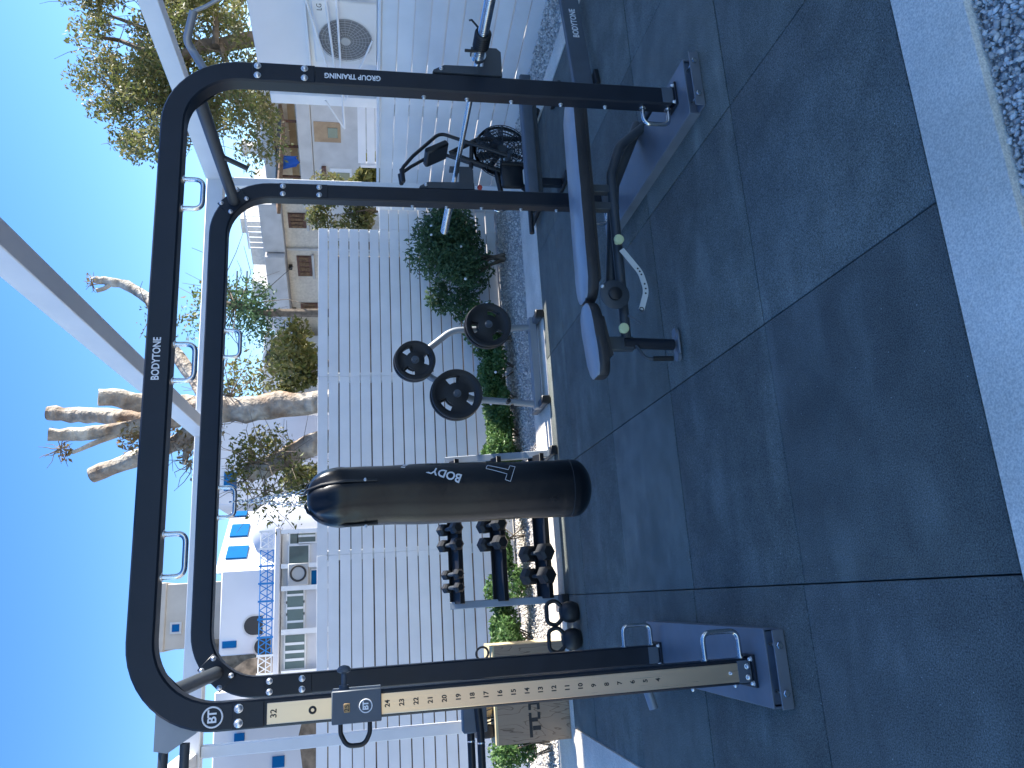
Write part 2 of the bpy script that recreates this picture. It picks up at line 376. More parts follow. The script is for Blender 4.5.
def stones(regions):
    vs = []; fs = []; off = 0
    for (x0, x1, y0, y1, n, r0, r1) in regions:
        r = r0+(r1-r0)*RNG.random(n)**2.2
        p = np.stack([x0+(x1-x0)*RNG.random(n), y0+(y1-y0)*RNG.random(n), -.035+r*.35+RNG.random(n)*.012], 1)
        sc = np.stack([.75+.6*RNG.random(n), .6+.5*RNG.random(n), .45+.4*RNG.random(n)], 1)
        q = ICO_V[None]*(1+.22*RNG.normal(size=(n, 12, 1)))*sc[:, None]*r[:, None, None]
        q = np.einsum('nij,nkj->nki', rand_rot(n), q)+p[:, None]
        vs.append(q.reshape(-1, 3)); fs.append((ICO_F[None]+(np.arange(n)*12)[:, None, None]+off).reshape(-1, 3)); off += n*12
    return raw_mesh('gravel_stones', np.concatenate(vs), np.concatenate(fs))
gv = link('gravel', stones([(-1.2, 2.6, .85, 1.425, 30000, .003, .0115), (-3.0, 4.6, 6.95, 8.40, 26000, .005, .015), (-2.2, -1.32, 4., 6.28, 4000, .005, .015), (4.34, 5.0, 3.0, 6.95, 7500, .006, .017)]), 'stone', smooth=0)
gv['kind'] = 'stuff'

# ------------------------------------------------------------------ foliage helpers
def leaf_mesh(name, clusters, size, up=0.):
    """clusters: (center, radii, count); each leaf is a bent diamond of four points"""
    P = []
    for c, r, n in clusters:
        d = RNG.normal(size=(n, 3)); d /= np.linalg.norm(d, axis=1)[:, None]
        rad = RNG.random(n)**.45
        P.append(np.array(c)+d*rad[:, None]*np.array(r))
    P = np.concatenate(P); n = len(P)
    s = size*(.6+.8*RNG.random(n))
    base = np.array([(0, 0, 0), (.5, .22, .06), (1, 0, -.05), (.5, -.22, .06)], float)-np.array([.5, 0, 0])
    q = base[None]*s[:, None, None]
    q = np.einsum('nij,nkj->nki', rand_rot(n), q)+P[:, None]
    f = np.arange(n*4).reshape(n, 4)
    return raw_mesh(name, q.reshape(-1, 3), f)
def leaves(name, clusters, size, m, parent):
    me = leaf_mesh(name, clusters, size); off = ORG.get(parent.name, V((0, 0, 0)))
    me.transform(Matrix.Translation(-off)); return link(name, me, m, parent, off, smooth=0)
def limb(mb, pts, r0, r1, n=9, knob=.08):
    pts = [V(p) for p in pts]; path = []; L = len(pts)-1
    for i in range(L):
        for t in (0, .34, .67):
            path.append(pts[i].lerp(pts[i+1], t))
    path.append(pts[-1]); k = len(path)
    rs = [(r0+(r1-r0)*i/(k-1))*(1+random.uniform(-knob, knob)) for i in range(k)]
    path = [p+V((random.uniform(-1, 1), random.uniform(-1, 1), 0))*r0*.10*(0 < i < k-1) for i, p in enumerate(path)]
    mb.tube(path, rs, n)
def twigs(mb, c, n, length, r=.006, updir=.2):
    for _ in range(n):
        d = V((random.gauss(0, 1), random.gauss(0, 1), random.gauss(updir, 1))).normalized(); p = V(c)
        pts = [p]; 
        for k in range(3):
            d = (d+V((random.gauss(0, .35), random.gauss(0, .35), random.gauss(0, .35)))).normalized(); p = p+d*length*random.uniform(.2, .45); pts.append(p)
        mb.tube(pts, [r, r*.7, r*.5, r*.3], 4)

# ------------------------------------------------------------------ the training rig
XL, XR, ZT, FW, FD_ = -.395, 2.335, 2.388, .095, .075
YF, YB = 3.03+FD_/2, 4.06+FD_/2
rig = thing('training_rig', 'large black steel training rig of two joined arches with a numbered ruler post', 'gym rig', (0.97, 3.55, 0))
def arch(name, Y, zl, zr):
    x0, x1, zt = XL+FW/2, XR-FW/2, ZT-FW/2; rr = .27
    p = [V((x0, Y, zl)), V((x0, Y, zt-rr))]
    for i in range(1, 13): a = math.pi-math.pi/2*i/12; p.append(V((x0+rr+rr*math.cos(a), Y, zt-rr+rr*math.sin(a))))
    p.append(V((x1-rr, Y, zt)))
    for i in range(1, 13): a = math.pi/2-math.pi/2*i/12; p.append(V((x1-rr+rr*math.cos(a), Y, zt-rr+rr*math.sin(a))))
    p.append(V((x1, Y, zr)))
    return MB().sweep(p, FW, FD_, (0, 1, 0), .007).build(name, 'rig', rig, 30)
ffr = arch('front_arch', YF, .075, .075); bfr = arch('rear_arch', YB, .075, .075)
def bolt_at(parent, p, d, r=.0125):
    d = V(d); mb = MB(); mb.lathe([(r*1.25, 0), (r*1.25, .002), (r, .003), (r, .008), (r*.75, .0125), (r*.3, .0145)], p, d, 10); return mb.build('bolt', 'zinc', parent)
for par, Y in ((ffr, 3.03), (bfr, 4.06)):
    for sx, zz in ((-1, ((at(238, 708, 3.02).z, 1.96) if par is ffr else (2.02, 1.87))), (1, (2.00, 1.80))):
        xc = XL+FW/2 if sx < 0 else XR-FW/2
        pl = MB().rng(xc-FW/2+.004, xc+FW/2-.004, Y-.0045, Y-.0003, zz[1]-.045, zz[0]+.022, .002).build('splice_plate', 'rig', par)
        for i, z in enumerate(zz):
            if par is ffr and sx < 0 and i == 1: continue
            for dx in (-.024, .024): bolt_at(pl, (xc+dx, Y-.0045, z), (0, -1, 0))
# screws along the inner side of the right posts
for par, Yc in ((ffr, YF), (bfr, YB)):
    for z in (1.27, 1.07, .86, .62, .40): bolt_at(par, (XR-FW, Yc+.01, z), (-1, 0, 0), .008)
for z in (.30, .12): bolt_at(ffr, (XL, YF, z), (-1, 0, 0), .008)
# base channels with their end brackets
def base(x0, x1):
    yb0, yb1 = 2.905, 4.24
    b = MB()
    b.rng(x0, x1, yb0, yb1, .046, .054, .002)                       # top sheet
    b.rng(x0, x0+.007, yb0, yb1, .0, .0455, .001); b.rng(x1-.007, x1, yb0, yb1, .0, .0455, .001)
    o = b.build('base_channel', 'base', rig)
    e = MB(); xm = (x0+x1)/2
    e.rng(x0+.004, x1-.004, yb0-.062, yb0-.055, .002, .050, .002); e.rng(x0+.004, x1-.004, yb0-.0545, yb0+.02, .002, .008, .001)
    e.rng(x0+.012, x1-.012, yb0+.012, yb0+.018, .0085, .045, .001)
    e.build('end_bracket', 'base', o)
    for xx in (x0+.06, x1-.06):
        q = MB(); q.cyl((xx, yb0-.074, .030), (xx, yb0+.03, .030), .0075, 12); q.lathe([(.013, 0), (.014, .002), (.014, .010), (.012, .012)], (xx, yb0-.0625, .030), (0, -1, 0), 6); q.lathe([(.013, 0), (.013, .010)], (xx, yb0-.054, .030), (0, 1, 0), 6); q.build('bolt', 'chrome', o)
    for Y in (YF, YB):
        f = MB(); xc = XL+FW/2 if x0 < 0 else XR-FW/2
        f.rng(xc-.062, xc+.062, Y-FD_/2-.028, Y+FD_/2+.028, .0545, .066, .002).build('foot_plate', 'rig', o)
        u = MB(); u.rng(xc-FW/2+.006, xc+FW/2-.006, Y-FD_/2-.007, Y-FD_/2-.001, .066, .122, .002).build('foot_flange', 'grey', o)
        for dx in (-.045, .045): bolt_at(o, (xc+dx, Y-FD_/2-.016, .066), (0, 0, 1), .008)
    return o
base(-.475, -.185); base(2.105, 2.40)
# D handles
def handle(a, b, d, r=.0105):
    a, b, d = V(a), V(b), V(d)
    mb = MB(); mb.tube(fillet([a, a+d, b+d, b], .035, 6), r, 12)
    u = d.normalized()
    mb.cyl(a, a+u*.006, r*1.7, 14); mb.cyl(b, b+u*.006, r*1.7, 14)
    return mb.build('handle', 'chrome', rig)
zb = ZT-FW
for x0, x1, Y in ((1.63, 1.765, YF), (.885, 1.035, YF), (.14, .295, YF), (1.31, 1.46, YB), (.465, .615, YB)):
    handle((x0, Y, zb), (x1, Y, zb), (0, 0, -.082))
xi = XL+FW
for Y in (YF, YB): handle((xi, Y, .235), (xi, Y, .085), (.105, 0, 0))
xi = XR-FW
for Y in (YF, YB): handle((xi, Y, .215), (xi, Y, .085), (-.09, 0, 0))
# tubes joining the arches at the corners
cr = .27*(1-math.cos(R(45)))
for sx in (-1, 1):
    cx = (XL+FW/2+cr) if sx < 0 else (XR-FW/2-cr); cz = ZT-FW/2-cr
    t = MB(); t.cyl((cx, YF+FD_/2, cz), (cx, YB-FD_/2, cz), .03, 18); t = t.build('joining_tube', 'grey2', rig)
    for Y, s in ((YF+FD_/2+.004, 1), (YB-FD_/2-.004, -1)):
        q = MB(); ax = V((0, 1, 0)); rot = Matrix.Rotation(R(45 if sx < 0 else -45), 3, 'Y')
        q.box((cx, Y, cz), (.10, .007, .15), .003, rot); q = q.build('mounting_plate', 'rig', t)
        for a in (-.036, .036):
            for bq in (-.058, .058):
                p = rot @ V((a, 0, bq)); bolt_at(q, V((cx, Y+(.0035*s if s > 0 else -.0035), cz))+p, (0, s, 0), .010)
    if sx > 0:
        MB().cyl((cx, 3.60, cz-.01), tuple(at(247, 168, 3.68)), .0135, 12).build('grip_peg', 'grey2', t)
# ruler strip on the left front post
xr0 = XL+.004; xr1 = XL+FW-.010
rl = MB().rng(xr0+.006, xr1-.004, 3.0245, 3.0295, .09, at(266, 715, 3.02).z, .0015).build('ruler_strip', 'ruler', rig)
lt = MB(); xc = (xr0+xr1)/2+.001
z24 = at(387, 702, 3.024).z; z9 = at(593, 681, 3.024).z; stp = (z24-z9)/15.
for k in range(4, 25): put_text(lt, str(k), .025, (xc, 3.0238, z24-(24-k)*stp), (1, 0, 0), (0, 0, 1), extrude=.0005, bold=.0007)
put_text(lt, '32', .03, (xc, 3.0238, at(273, 722, 3.02).z), (1, 0, 0), (0, 0, 1), extrude=.0005, bold=.0006)
lt.build('lettering', 'dark_letter', rl, 0)
zh = at(312, 711, 3.02).z; MB().ring((xc, 3.0235, zh), (0, 1, 0), .010, .004, 16, 8).build('hole_rim', 'dark_letter', rl)
for z in (at(729, 661, 3.02).z,): bolt_at(rl, (xc, 3.0245, z), (0, -1, 0), .006)
for dx in (-.02, .02): bolt_at(rl, (xc+dx, 3.0245, at(746, 660, 3.02).z), (0, -1, 0), .009)
# sliding collar with pin and ring
zc0, zc1 = at(381, 705, 3.0).z, at(331, 705, 3.0).z
cl = MB(); cl.rng(XL-.008, XL+FW+.008, 2.999, 3.018, zc0, zc1, .003); cl.rng(XL-.008, XL-.001, 3.019, 3.115, zc0, zc1, .002); cl.rng(XL+FW+.001, XL+FW+.008, 3.019, 3.115, zc0, zc1, .002)
cl = cl.build('sliding_collar', 'grey', rig)
zk = at(343, 690, 3.0).z
pn = MB(); pn.cyl((XL+FW+.008, 3.06, zk), (XL+FW+.062, 3.06, zk), .010, 14); pn.lathe([(.012, 0), (.024, .006), (.026, .014), (.018, .024), (.006, .028)], (XL+FW+.062, 3.06, zk), (1, 0, 0), 18); pn.cyl((XL+FW+.008, 3.06, zk), (XL+FW+.022, 3.06, zk), .018, 14)
pn.build('locking_pin', 'grey', cl)
zm = (zc0+zc1)/2+.01; zd = .048
MB().tube(fillet([(XL-.005, 3.05, zm+zd), (XL-.045, 3.05, zm+zd), (XL-.088, 3.05, zm+zd*.55), (XL-.088, 3.05, zm-zd*.75), (XL-.05, 3.05, zm-zd*1.15), (XL-.005, 3.05, zm-zd*1.15)], .045, 6), .0085, 10).build('pull_ring', 'black', cl)
MB().rng(XL+.030, XL+.060, 2.9965, 2.9988, zk-.022, zk-.001, .001).build('number_window', 'gear', cl)
t = MB(); put_text(t, '25', .024, (XL+.045, 2.9958, zk-.012), (1, 0, 0), (0, 0, 1), extrude=.0005); t.build('lettering', 'dark_letter', cl, 0)
def emblem(par, c, r):
    e = MB(); e.ring(c, (0, 1, 0), r, r*.09, 28, 6)
    put_text(e, 'B', r*1.25, V(c)+V((-r*.28, 0, 0)), (1, 0, 0), (0, 0, 1), extrude=.0005, bold=.001)
    put_text(e, 'T', r*1.25, V(c)+V((r*.34, 0, 0)), (1, 0, 0), (0, 0, 1), extrude=.0005, bold=.001)
    e.build('emblem', 'white_letter', par, 0)
emblem(cl, (XL+.047, 2.9975, zc0+.055), .022)
emblem(ffr, (XL+.050, 3.0285, at(212, 717, 3.03).z), .033)
t = MB(); p0 = at(158, 358, 3.03); put_text(t, 'BODYTONE', .040, (p0.x, 3.0292, ZT-.045), (1, 0, 0), (0, 0, 1), sx=.80, extrude=.0006, bold=.0007); t.build('lettering', 'white_letter', ffr, 0)
t = MB(); za, zb2 = at(322, 79, 3.03).z, at(382, 82, 3.03).z
put_text(t, 'GROUP TRAINING', .036, (XR-FW/2, 3.0292, (za+zb2)/2), (0, 0, 1), (-1, 0, 0), sx=.83, extrude=.0006, bold=.001); t.build('lettering', 'white_letter', ffr, 0)
# J hooks for the bar
for Y in (3.05, 4.09):
    s = 0
    j = MB()
    prof = [(0, .905), (0, 1.225), (.012, 1.225), (.04, 1.185), (.05, 1.165), (.05, .985), (.125, .985), (.125, 1.03), (.118, 1.045), (.137, 1.045), (.140, .93), (.125, .905)]
    prof = [(XR+.002+a, b) for a, b in [(0, .905), (0, 1.23), (.012, 1.225), (.040, 1.175), (.044, 1.0), (.046, .99), (.135, .985), (.135, 1.045), (.150, 1.045), (.150, .925), (.130, .905)]]
    j.prism(prof, (0, Y-.025, 0), (1, 0, 0), (0, 0, 1), (0, .05, 0))
    jo = j.build('j_hook', 'grey2', rig, 25)
    bolt_at(jo, (XR+.022, Y-.025, 1.19), (0, -1, 0), .008)
# pull up grips outside the upper corners
p = [(XR-.06, 3.10, 2.205), at(192, 50, 3.10), at(186, 40, 3.06), at(193, 11, 3.0)]
pu = MB(); pu.tube(fillet(p, .05, 6), .0175, 14); pu = pu.build('pull_up_grip', 'mid', rig)
MB().tube([at(193, 11, 3.0), at(205, 6, 2.98), at(226, -6, 2.95)], .0085, 10).build('grip_end', 'mid', pu)
br = MB(); a = at(159, 722, 3.1); 
br.prism([(-.30, 2.285), (-.445, 2.285), (-.455, 2.24), (-.40, 2.15), (-.36, 2.13), (-.33, 2.2)], (0, 3.075, 0), (1, 0, 0), (0, 0, 1), (0, .05, 0))
br = br.build('grip_bracket', 'mid', rig)
for z, r in ((2.258, .0165), (2.188, .0165)):
    MB().cyl((-.43, 3.10, z), (-1.15, 3.10, z+.005), r, 14).build('pull_up_bar', 'grey2', br)
# dip station on the left rear post
q = [at(461, 707, 4.1), at(486, 707, 4.1)]
dp = MB(); dp.rng(XL-.245, XL-.002, 4.06, 4.14, .985, 1.105, .006); dp = dp.build('dip_bracket', 'grey', rig)
for z, yy in ((1.062, 4.12), (1.022, 4.05)):
    dd = MB(); dd.tube(fillet([(XL-.13, yy, 1.03), (XL-.24, yy, z), (XL-.85, yy, z)], .05), .019, 14); dd = dd.build('dip_bar', 'black', dp)
    MB().cyl((XL-.285, yy, z), (XL-.292, yy, z), .0205, 14).build('collar_ring', 'chrome', dd)
MB().cyl((XL, 4.10, .165), (XL-.215, 4.08, .115), .024, 16).build('band_peg', 'mid', rig)

# ------------------------------------------------------------------ barbell
bb = thing('barbell', 'long steel barbell with a black spring collar, resting on hooks of the rig', 'barbell', (2.425, 3.7, 1.02))
XB, ZB = 2.425, 1.014
MB().cyl((XB, 3.05, ZB), (XB, 4.36, ZB), .0145, 16).build('shaft', 'chrome', bb)
for y0, y1 in ((2.50, 3.0), (4.37, 4.78)):
    sv = MB(); prof = []; n = int((y1-y0)/.012)
    for i in range(n+1): prof += [(.0235, i*.012), (.025, i*.012+.003), (.025, i*.012+.008)]
    sv.lathe(prof, (XB, y0, ZB), (0, 1, 0), 18); yi = y1 if y0 < 3 else y0
    sv.cyl((XB, yi-.012 if y0 > 3 else yi, ZB), (XB, yi if y0 > 3 else yi+.02, ZB), .034, 18); sv.build('sleeve', 'chrome', bb)
cc = MB()
for k in range(7): cc.ring((XB, 2.86+k*.013, ZB), (0, 1, 0), .031, .0075, 24, 8)
cc.tube([(XB+.03, 2.86, ZB+.02), (XB+.06, 2.85, ZB+.05), (XB+.075, 2.87, ZB+.055)], .005, 8); cc.tube([(XB-.03, 2.94, ZB+.02), (XB-.03, 2.94, ZB+.075)], .007, 8)
cc.build('spring_collar', 'black', bb)

# ------------------------------------------------------------------ punching bag
BC = V((.545, 4.10, 0)); BR = .156
bag = thing('punching_bag', 'tall black vinyl punching bag with white lettering, hanging by chains under the rig', 'punching bag', (BC.x, BC.y, .34))
mb = MB(); n = 48; prof = []
for i in range(11): a = math.pi/2*i/10; prof.append((BR*math.sin(a)*1.0+.0005, .345+.10*(1-math.cos(a))))
zz = [.52+ (1.66-.52)*i/24 for i in range(25)]
prof += [(BR*(1+.012*math.sin(i*.9)*(i/24)), z) for i, z in enumerate(zz)]
for i in range(1, 13): a = math.pi/2*i/12; prof.append((BR*math.cos(a)**.72+.004, 1.66+.195*math.sin(a)))
vs = []; fs = []
for k, (r, z) in enumerate(prof):
    for j in range(n):
        th = 2*math.pi*j/n; f = max(0, min(1, (z-1.56)/.2)); rr = r*(1+f*.05*math.sin(th*9+z*12)+f*.04*math.sin(th*5+2+z*9)) + .003*math.sin(z*7+th*2)*(z > .5)
        vs.append((BC.x+rr*math.cos(th), BC.y+rr*math.sin(th), z))
for k in range(len(prof)-1):
    for j in range(n): fs.append((k*n+j, k*n+(j+1) % n, (k+1)*n+(j+1) % n, (k+1)*n+j))
fs.append(tuple(range(n))[::-1]); fs.append(tuple((len(prof)-1)*n+j for j in range(n))); mb.add(vs, fs)
bo = mb.build('bag_body', 'vinyl', bag, 60)
tc_ = (V((0, 0, 0))-V((BC.x, BC.y, 0))).normalized(); tr_ = V((-tc_.y, tc_.x, 0))
def wrap(th, z, e=.0): return BC + (tc_*math.cos(th)+tr_*math.sin(th))*(BR*1.006+e) + V((0, 0, z))
MB().ring((BC.x, BC.y, .47), (0, 0, 1), BR*1.003, .0028, 40, 6).build('seam', 'black', bo)
for k in range(4):
    th0 = .5+k*math.pi/2
    s = MB(); pts = [wrap(th0, 1.52, .002), wrap(th0+.03, 1.62, .004), wrap(th0+.05, 1.72, .0)]
    p = [wrap(th0, 1.50, .004), wrap(th0, 1.66, .008), BC+(tc_*math.cos(th0)+tr_*math.sin(th0))*BR*.86+V((0, 0, 1.775)), BC+(tc_*math.cos(th0)+tr_*math.sin(th0))*BR*.52+V((0, 0, 1.850)), BC+(tc_*math.cos(th0)+tr_*math.sin(th0))*.045+V((0, 0, 1.864))]
    s.tube(p, [.007, .008, .008, .008, .007], 8); s.build('strap', 'black', bo)
    bolt_at(bo, wrap(th0, 1.56, .012), tc_*math.cos(th0)+tr_*math.sin(th0), .007)
vs, fs = text_mesh('BODYTONE', .072, extrude=.0004, bold=.0016)
mn = min(p.x for p in vs); tl = math.radians(23); out = []
for p in vs:
    s_ = (p.x-mn)*.82; h_ = p.y
    dz = s_*math.cos(tl)+h_*math.sin(tl); du = s_*math.sin(tl)-h_*math.cos(tl)
    out.append(wrap(R(27)+du/BR, 1.075+dz, .0012+p.z))
tt = MB(); tt.add(out, fs); tt.build('lettering', 'white_letter', bo, 0)
T = [(0, 0), (.022, 0), (.022, .085), (.048, .085), (.048, .106), (-.026, .106), (-.026, .085), (0, .085)]
T = [(1.35*a, 1.35*b) for a, b in T]
def onbag(a, b, t=math.radians(158)):
    return wrap(R(38)+(a*math.cos(t)-b*math.sin(t))/BR+.36, .905+a*math.sin(t)+b*math.cos(t)+.02, .002)
path = []
for i in range(8):
    for k in range(4): a = V((*T[i], 0)).lerp(V((*T[(i+1) % 8], 0)), k/4); path.append(onbag(a.x, a.y))
path.append(path[0]); MB().tube(path, .0015, 6).build('outline_letter', 'white_letter', bo)
ch = MB(); top = V((.54, YB, zb-.075))
def chain(a, b):
    a, b = V(a), V(b); L = (b-a).length; k = max(2, int(L/.021)); d = (b-a).normalized(); s1 = d.cross(V((.3, 1, .2))).normalized(); s2 = d.cross(s1)
    for i in range(k):
        c = a.lerp(b, (i+.5)/k); s = s1 if i % 2 else s2; pts = []
        for j in range(9): q = 2*math.pi*j/8; pts.append(c+d*math.cos(q)*.0145+s*math.sin(q)*.0075)
        ch.tube(pts, .0022, 5, False)
ch.ring(tuple(top), (1, 0, 0), .018, .004, 20, 8); hub = top-V((0, 0, .045)); chain(top-V((0, 0, .01)), hub)
for k in range(4):
    th = .5+k*math.pi/2; chain(hub, BC+(tc_*math.cos(th)+tr_*math.sin(th))*.045+V((0, 0, 1.868)))
ch.build('chain', 'chrome', bag)

# ------------------------------------------------------------------ adjustable bench
be = thing('adjustable_bench', 'padded adjustable weight bench, pad tops coloured light as sky glare, with pale yellow knobs and a curved angle scale', 'bench', (1.8, 3.5, 0))
YC = 3.50
def pad(x0, x1, z0, z1, w0, w1, th, name):
    """rounded upholstered pad from x0 to x1 (top heights z0, z1; half widths w0, w1)"""
    top = MB(); k = 22; m = 12; vs = []; fs = []
    L = x1-x0; rx = .13
    for i in range(k+1):
        t = i/k; t = .5-.5*math.cos(math.pi*t); x = x0+L*t; e = min(x-x0, x1-x)
        q = 1. if e > rx else math.sqrt(max(0., 1-((rx-e)/rx)**2)); w = (w0+(w1-w0)*t)*(.30+.70*q); zt = z0+(z1-z0)*t
        hq = th*(.80+.20*q)
        for j in range(m):
            a = 2*math.pi*j/m; ca, sa = math.cos(a), math.sin(a)
            yy = math.copysign(abs(ca)**.35, ca)*w; zzq = math.copysign(abs(sa)**.45, sa)*hq/2
            vs.append((x, YC+yy, zt-th/2+zzq+random.uniform(-.001, .001)))
    for i in range(k):
        for j in range(m): fs.append((i*m+j, i*m+(j+1) % m, (i+1)*m+(j+1) % m, (i+1)*m+j))
    fs.append(tuple(range(m))[::-1]); fs.append(tuple(k*m+j for j in range(m)))
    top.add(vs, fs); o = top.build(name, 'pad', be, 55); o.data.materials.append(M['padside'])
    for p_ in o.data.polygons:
        if p_.normal.z < .35: p_.material_index = 1  # only upward faces keep the light tone painted as sky glare
    b = MB(); zq0, zq1 = z0-th*.86, z1-th*.86
    b.prism([(x0+.09, zq0-.020), (x1-.09, zq1-.020), (x1-.08, zq1+.0), (x0+.08, zq0+.0)], (0, YC-w0*.80, 0), (1, 0, 0), (0, 0, 1), (0, w0*1.6, 0)); b.build('pad_board', 'padside', o)
    return o
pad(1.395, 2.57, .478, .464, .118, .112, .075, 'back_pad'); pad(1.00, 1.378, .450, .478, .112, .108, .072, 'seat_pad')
fr = MB()
tp = [at(612, 352, 3.44), at(612, 300, 3.44), at(611, 205, 3.44), at(612, 172, 3.44), at(625, 148, 3.44), at(646, 127, 3.44)]
fr.tube(fillet([V((1.19, 3.47, .275)), V((1.45, 3.47, .272)), V((2.10, 3.47, .265)), V((2.28, 3.47, .20)), V((2.42, 3.47, .035))], .12, 8), .026, 16)
fr = fr.build('main_tube', 'grey2', be)
fr2 = MB(); fr2.tube(fillet([V((1.50, 3.55, .30)), V((2.10, 3.56, .22)), V((2.47, 3.54, .05))], .1), .030, 14); fr2 = fr2.build('rear_tube', 'grey2', be)
MB().box((2.315, 3.528, .155), (.07, .003, .02), 0, Matrix.Rotation(R(35), 3, 'Y')).build('sticker', 'decal', fr2)
rf = MB(); rf.cyl((2.445, 3.26, .03), (2.445, 3.76, .03), .028, 14); rf.build('rear_foot', 'black', be)
fp = MB(); fp.tube(fillet([V((1.17, 3.47, .29)), V((1.16, 3.47, .03))], .02), .028, 16); fp = fp.build('front_post', 'rig', be)
ft = MB(); ft.rng(1.105, 1.215, 3.435, 3.505, .003, .018, .006, 2)
for xx in (1.10, 1.22): ft.cyl((xx, 3.47, .003), (xx, 3.47, .021), .026, 16)
ft.build('front_foot', 'base', be)
hk = MB(); hk.tube(fillet([V((1.15, 3.45, .235)), V((1.075, 3.43, .20)), V((1.072, 3.42, .06))], .05, 6), .008, 10); hk = hk.build('lift_handle', 'grey2', be)
MB().cyl((1.073, 3.424, .165), (1.0725, 3.42, .062), .0125, 12).build('grip_sleeve', 'black', hk)
for x in (2.02, 1.92):
    MB().rng(x-.022, x+.022, 3.455, 3.50, .24, .395, .004).build('pad_support', 'grey2', be)
MB().rng(1.13, 1.2, 3.455, 3.495, .24, .39, .004).build('pad_support', 'grey2', be)
dk = MB(); c = V((1.40, 3.40, .335)); dk.lathe([(.02, -.004), (.072, -.004), (.077, 0), (.072, .004), (.02, .004)], c, (0, 1, 0), 32); dk = dk.build('pivot_disc', 'grey2', be)
MB().lathe([(.034, 0), (.034, .012), (.02, .018)], c-V((0, .006, 0)), (0, -1, 0), 18).build('pivot_cap', 'black', dk)
bolt_at(dk, c+V((.04, -.005, .06)), (0, -1, 0), .008)
# curved angle scale
A = [at(621, 249, 3.39), at(640, 272, 3.39), at(646, 290, 3.39), at(641, 309, 3.39)]
pts = fillet(A, .12, 8); sc = MB(); vs = []; fs = []
for i, p in enumerate(pts):
    t = (pts[min(i+1, len(pts)-1)]-pts[max(i-1, 0)]).normalized(); nn = V((0, 1, 0)).cross(t)
    for s in (-.014, .014):
        for dy in (-.003, .003): vs.append(p+nn*s+V((0, dy, 0)))
for i in range(len(pts)-1):
    a, b = i*4, (i+1)*4; fs += [(a, a+2, b+2, b), (a+1, b+1, b+3, a+3), (a, b, b+1, a+1), (a+2, a+3, b+3, b+2)]
fs += [(0, 1, 3, 2), (len(pts)*4-4, len(pts)*4-2, len(pts)*4-1, len(pts)*4-3)]
sc.add(vs, fs); sc = sc.build('angle_scale', 'decal', be, 30)
ho = MB()
for i in range(1, len(pts)-1, 3): ho.cyl(pts[i]-V((0, .004, 0)), pts[i]-V((0, .0045, 0)), .005, 10)
ho.ring(A[-1]+V((0, -.004, 0)), (0, 1, 0), .010, .0025, 18, 6); ho.build('scale_hole', 'dark_letter', sc)
MB().box(at(634, 319, 3.385), (.012, .005, .075), .002, Matrix.Rotation(R(35), 3, 'Y')).build('link_plate', 'grey', be)
for (x, y) in ((619, 238), (624, 327)):
    c = at(x, y, 3.37); k = MB(); k.lathe([(.011, .0), (.011, .03), (.024, .031), (.026, .036), (.026, .046), (.022, .051), (.006, .052)], c+V((0, .05, 0)), (0, -1, 0), 14); k.build('knob', 'knob', be)

# ------------------------------------------------------------------ weight plate tree and its plates
YT = 6.47
tree = thing('plate_rack', 'grey steel weight plate tree holding black plates, standing on the far kerb', 'plate rack', (1.98, YT, 0))
fm = MB(); fm.tube(fillet([V((2.335, YT, .04)), V((2.305, YT, .80)), V((1.985, YT, 1.20)), V((1.67, YT, .66)), V((1.61, YT, .04))], .24, 9), .029, 14); fm.build('frame_tube', 'silver', tree)
bs = MB(); bs.rng(1.57, 2.42, YT-.045, YT+.045, .03, .10, .008); bs.build('base_bar', 'silver', tree)
for x in (1.60, 2.385):
    f = MB(); f.rng(x-.03, x+.03, YT-.20, YT+.24, .012, .07, .006); f = f.build('foot', 'grey', tree)
    MB().rng(x-.035, x+.035, YT-.235, YT-.18, .004, .078, .006).build('foot_cap', 'black', f)
PL = [(1.985, 1.150, .178), (2.308, .497, .205), (1.682, .802, .222)]
cap = MB(); cap.tube([(1.625, YT-.03, .34), (1.625, YT-.1, .34)], .018, 12); cap.tube([(1.60, YT-.03, .30), (1.55, YT-.06, .31)], .015, 10); cap.build('storage_pin', 'black', tree)
for x, z, r in PL: MB().cyl((x, YT-.02, z), (x, YT-.20, z), .022, 16).build('peg', 'grey', tree)
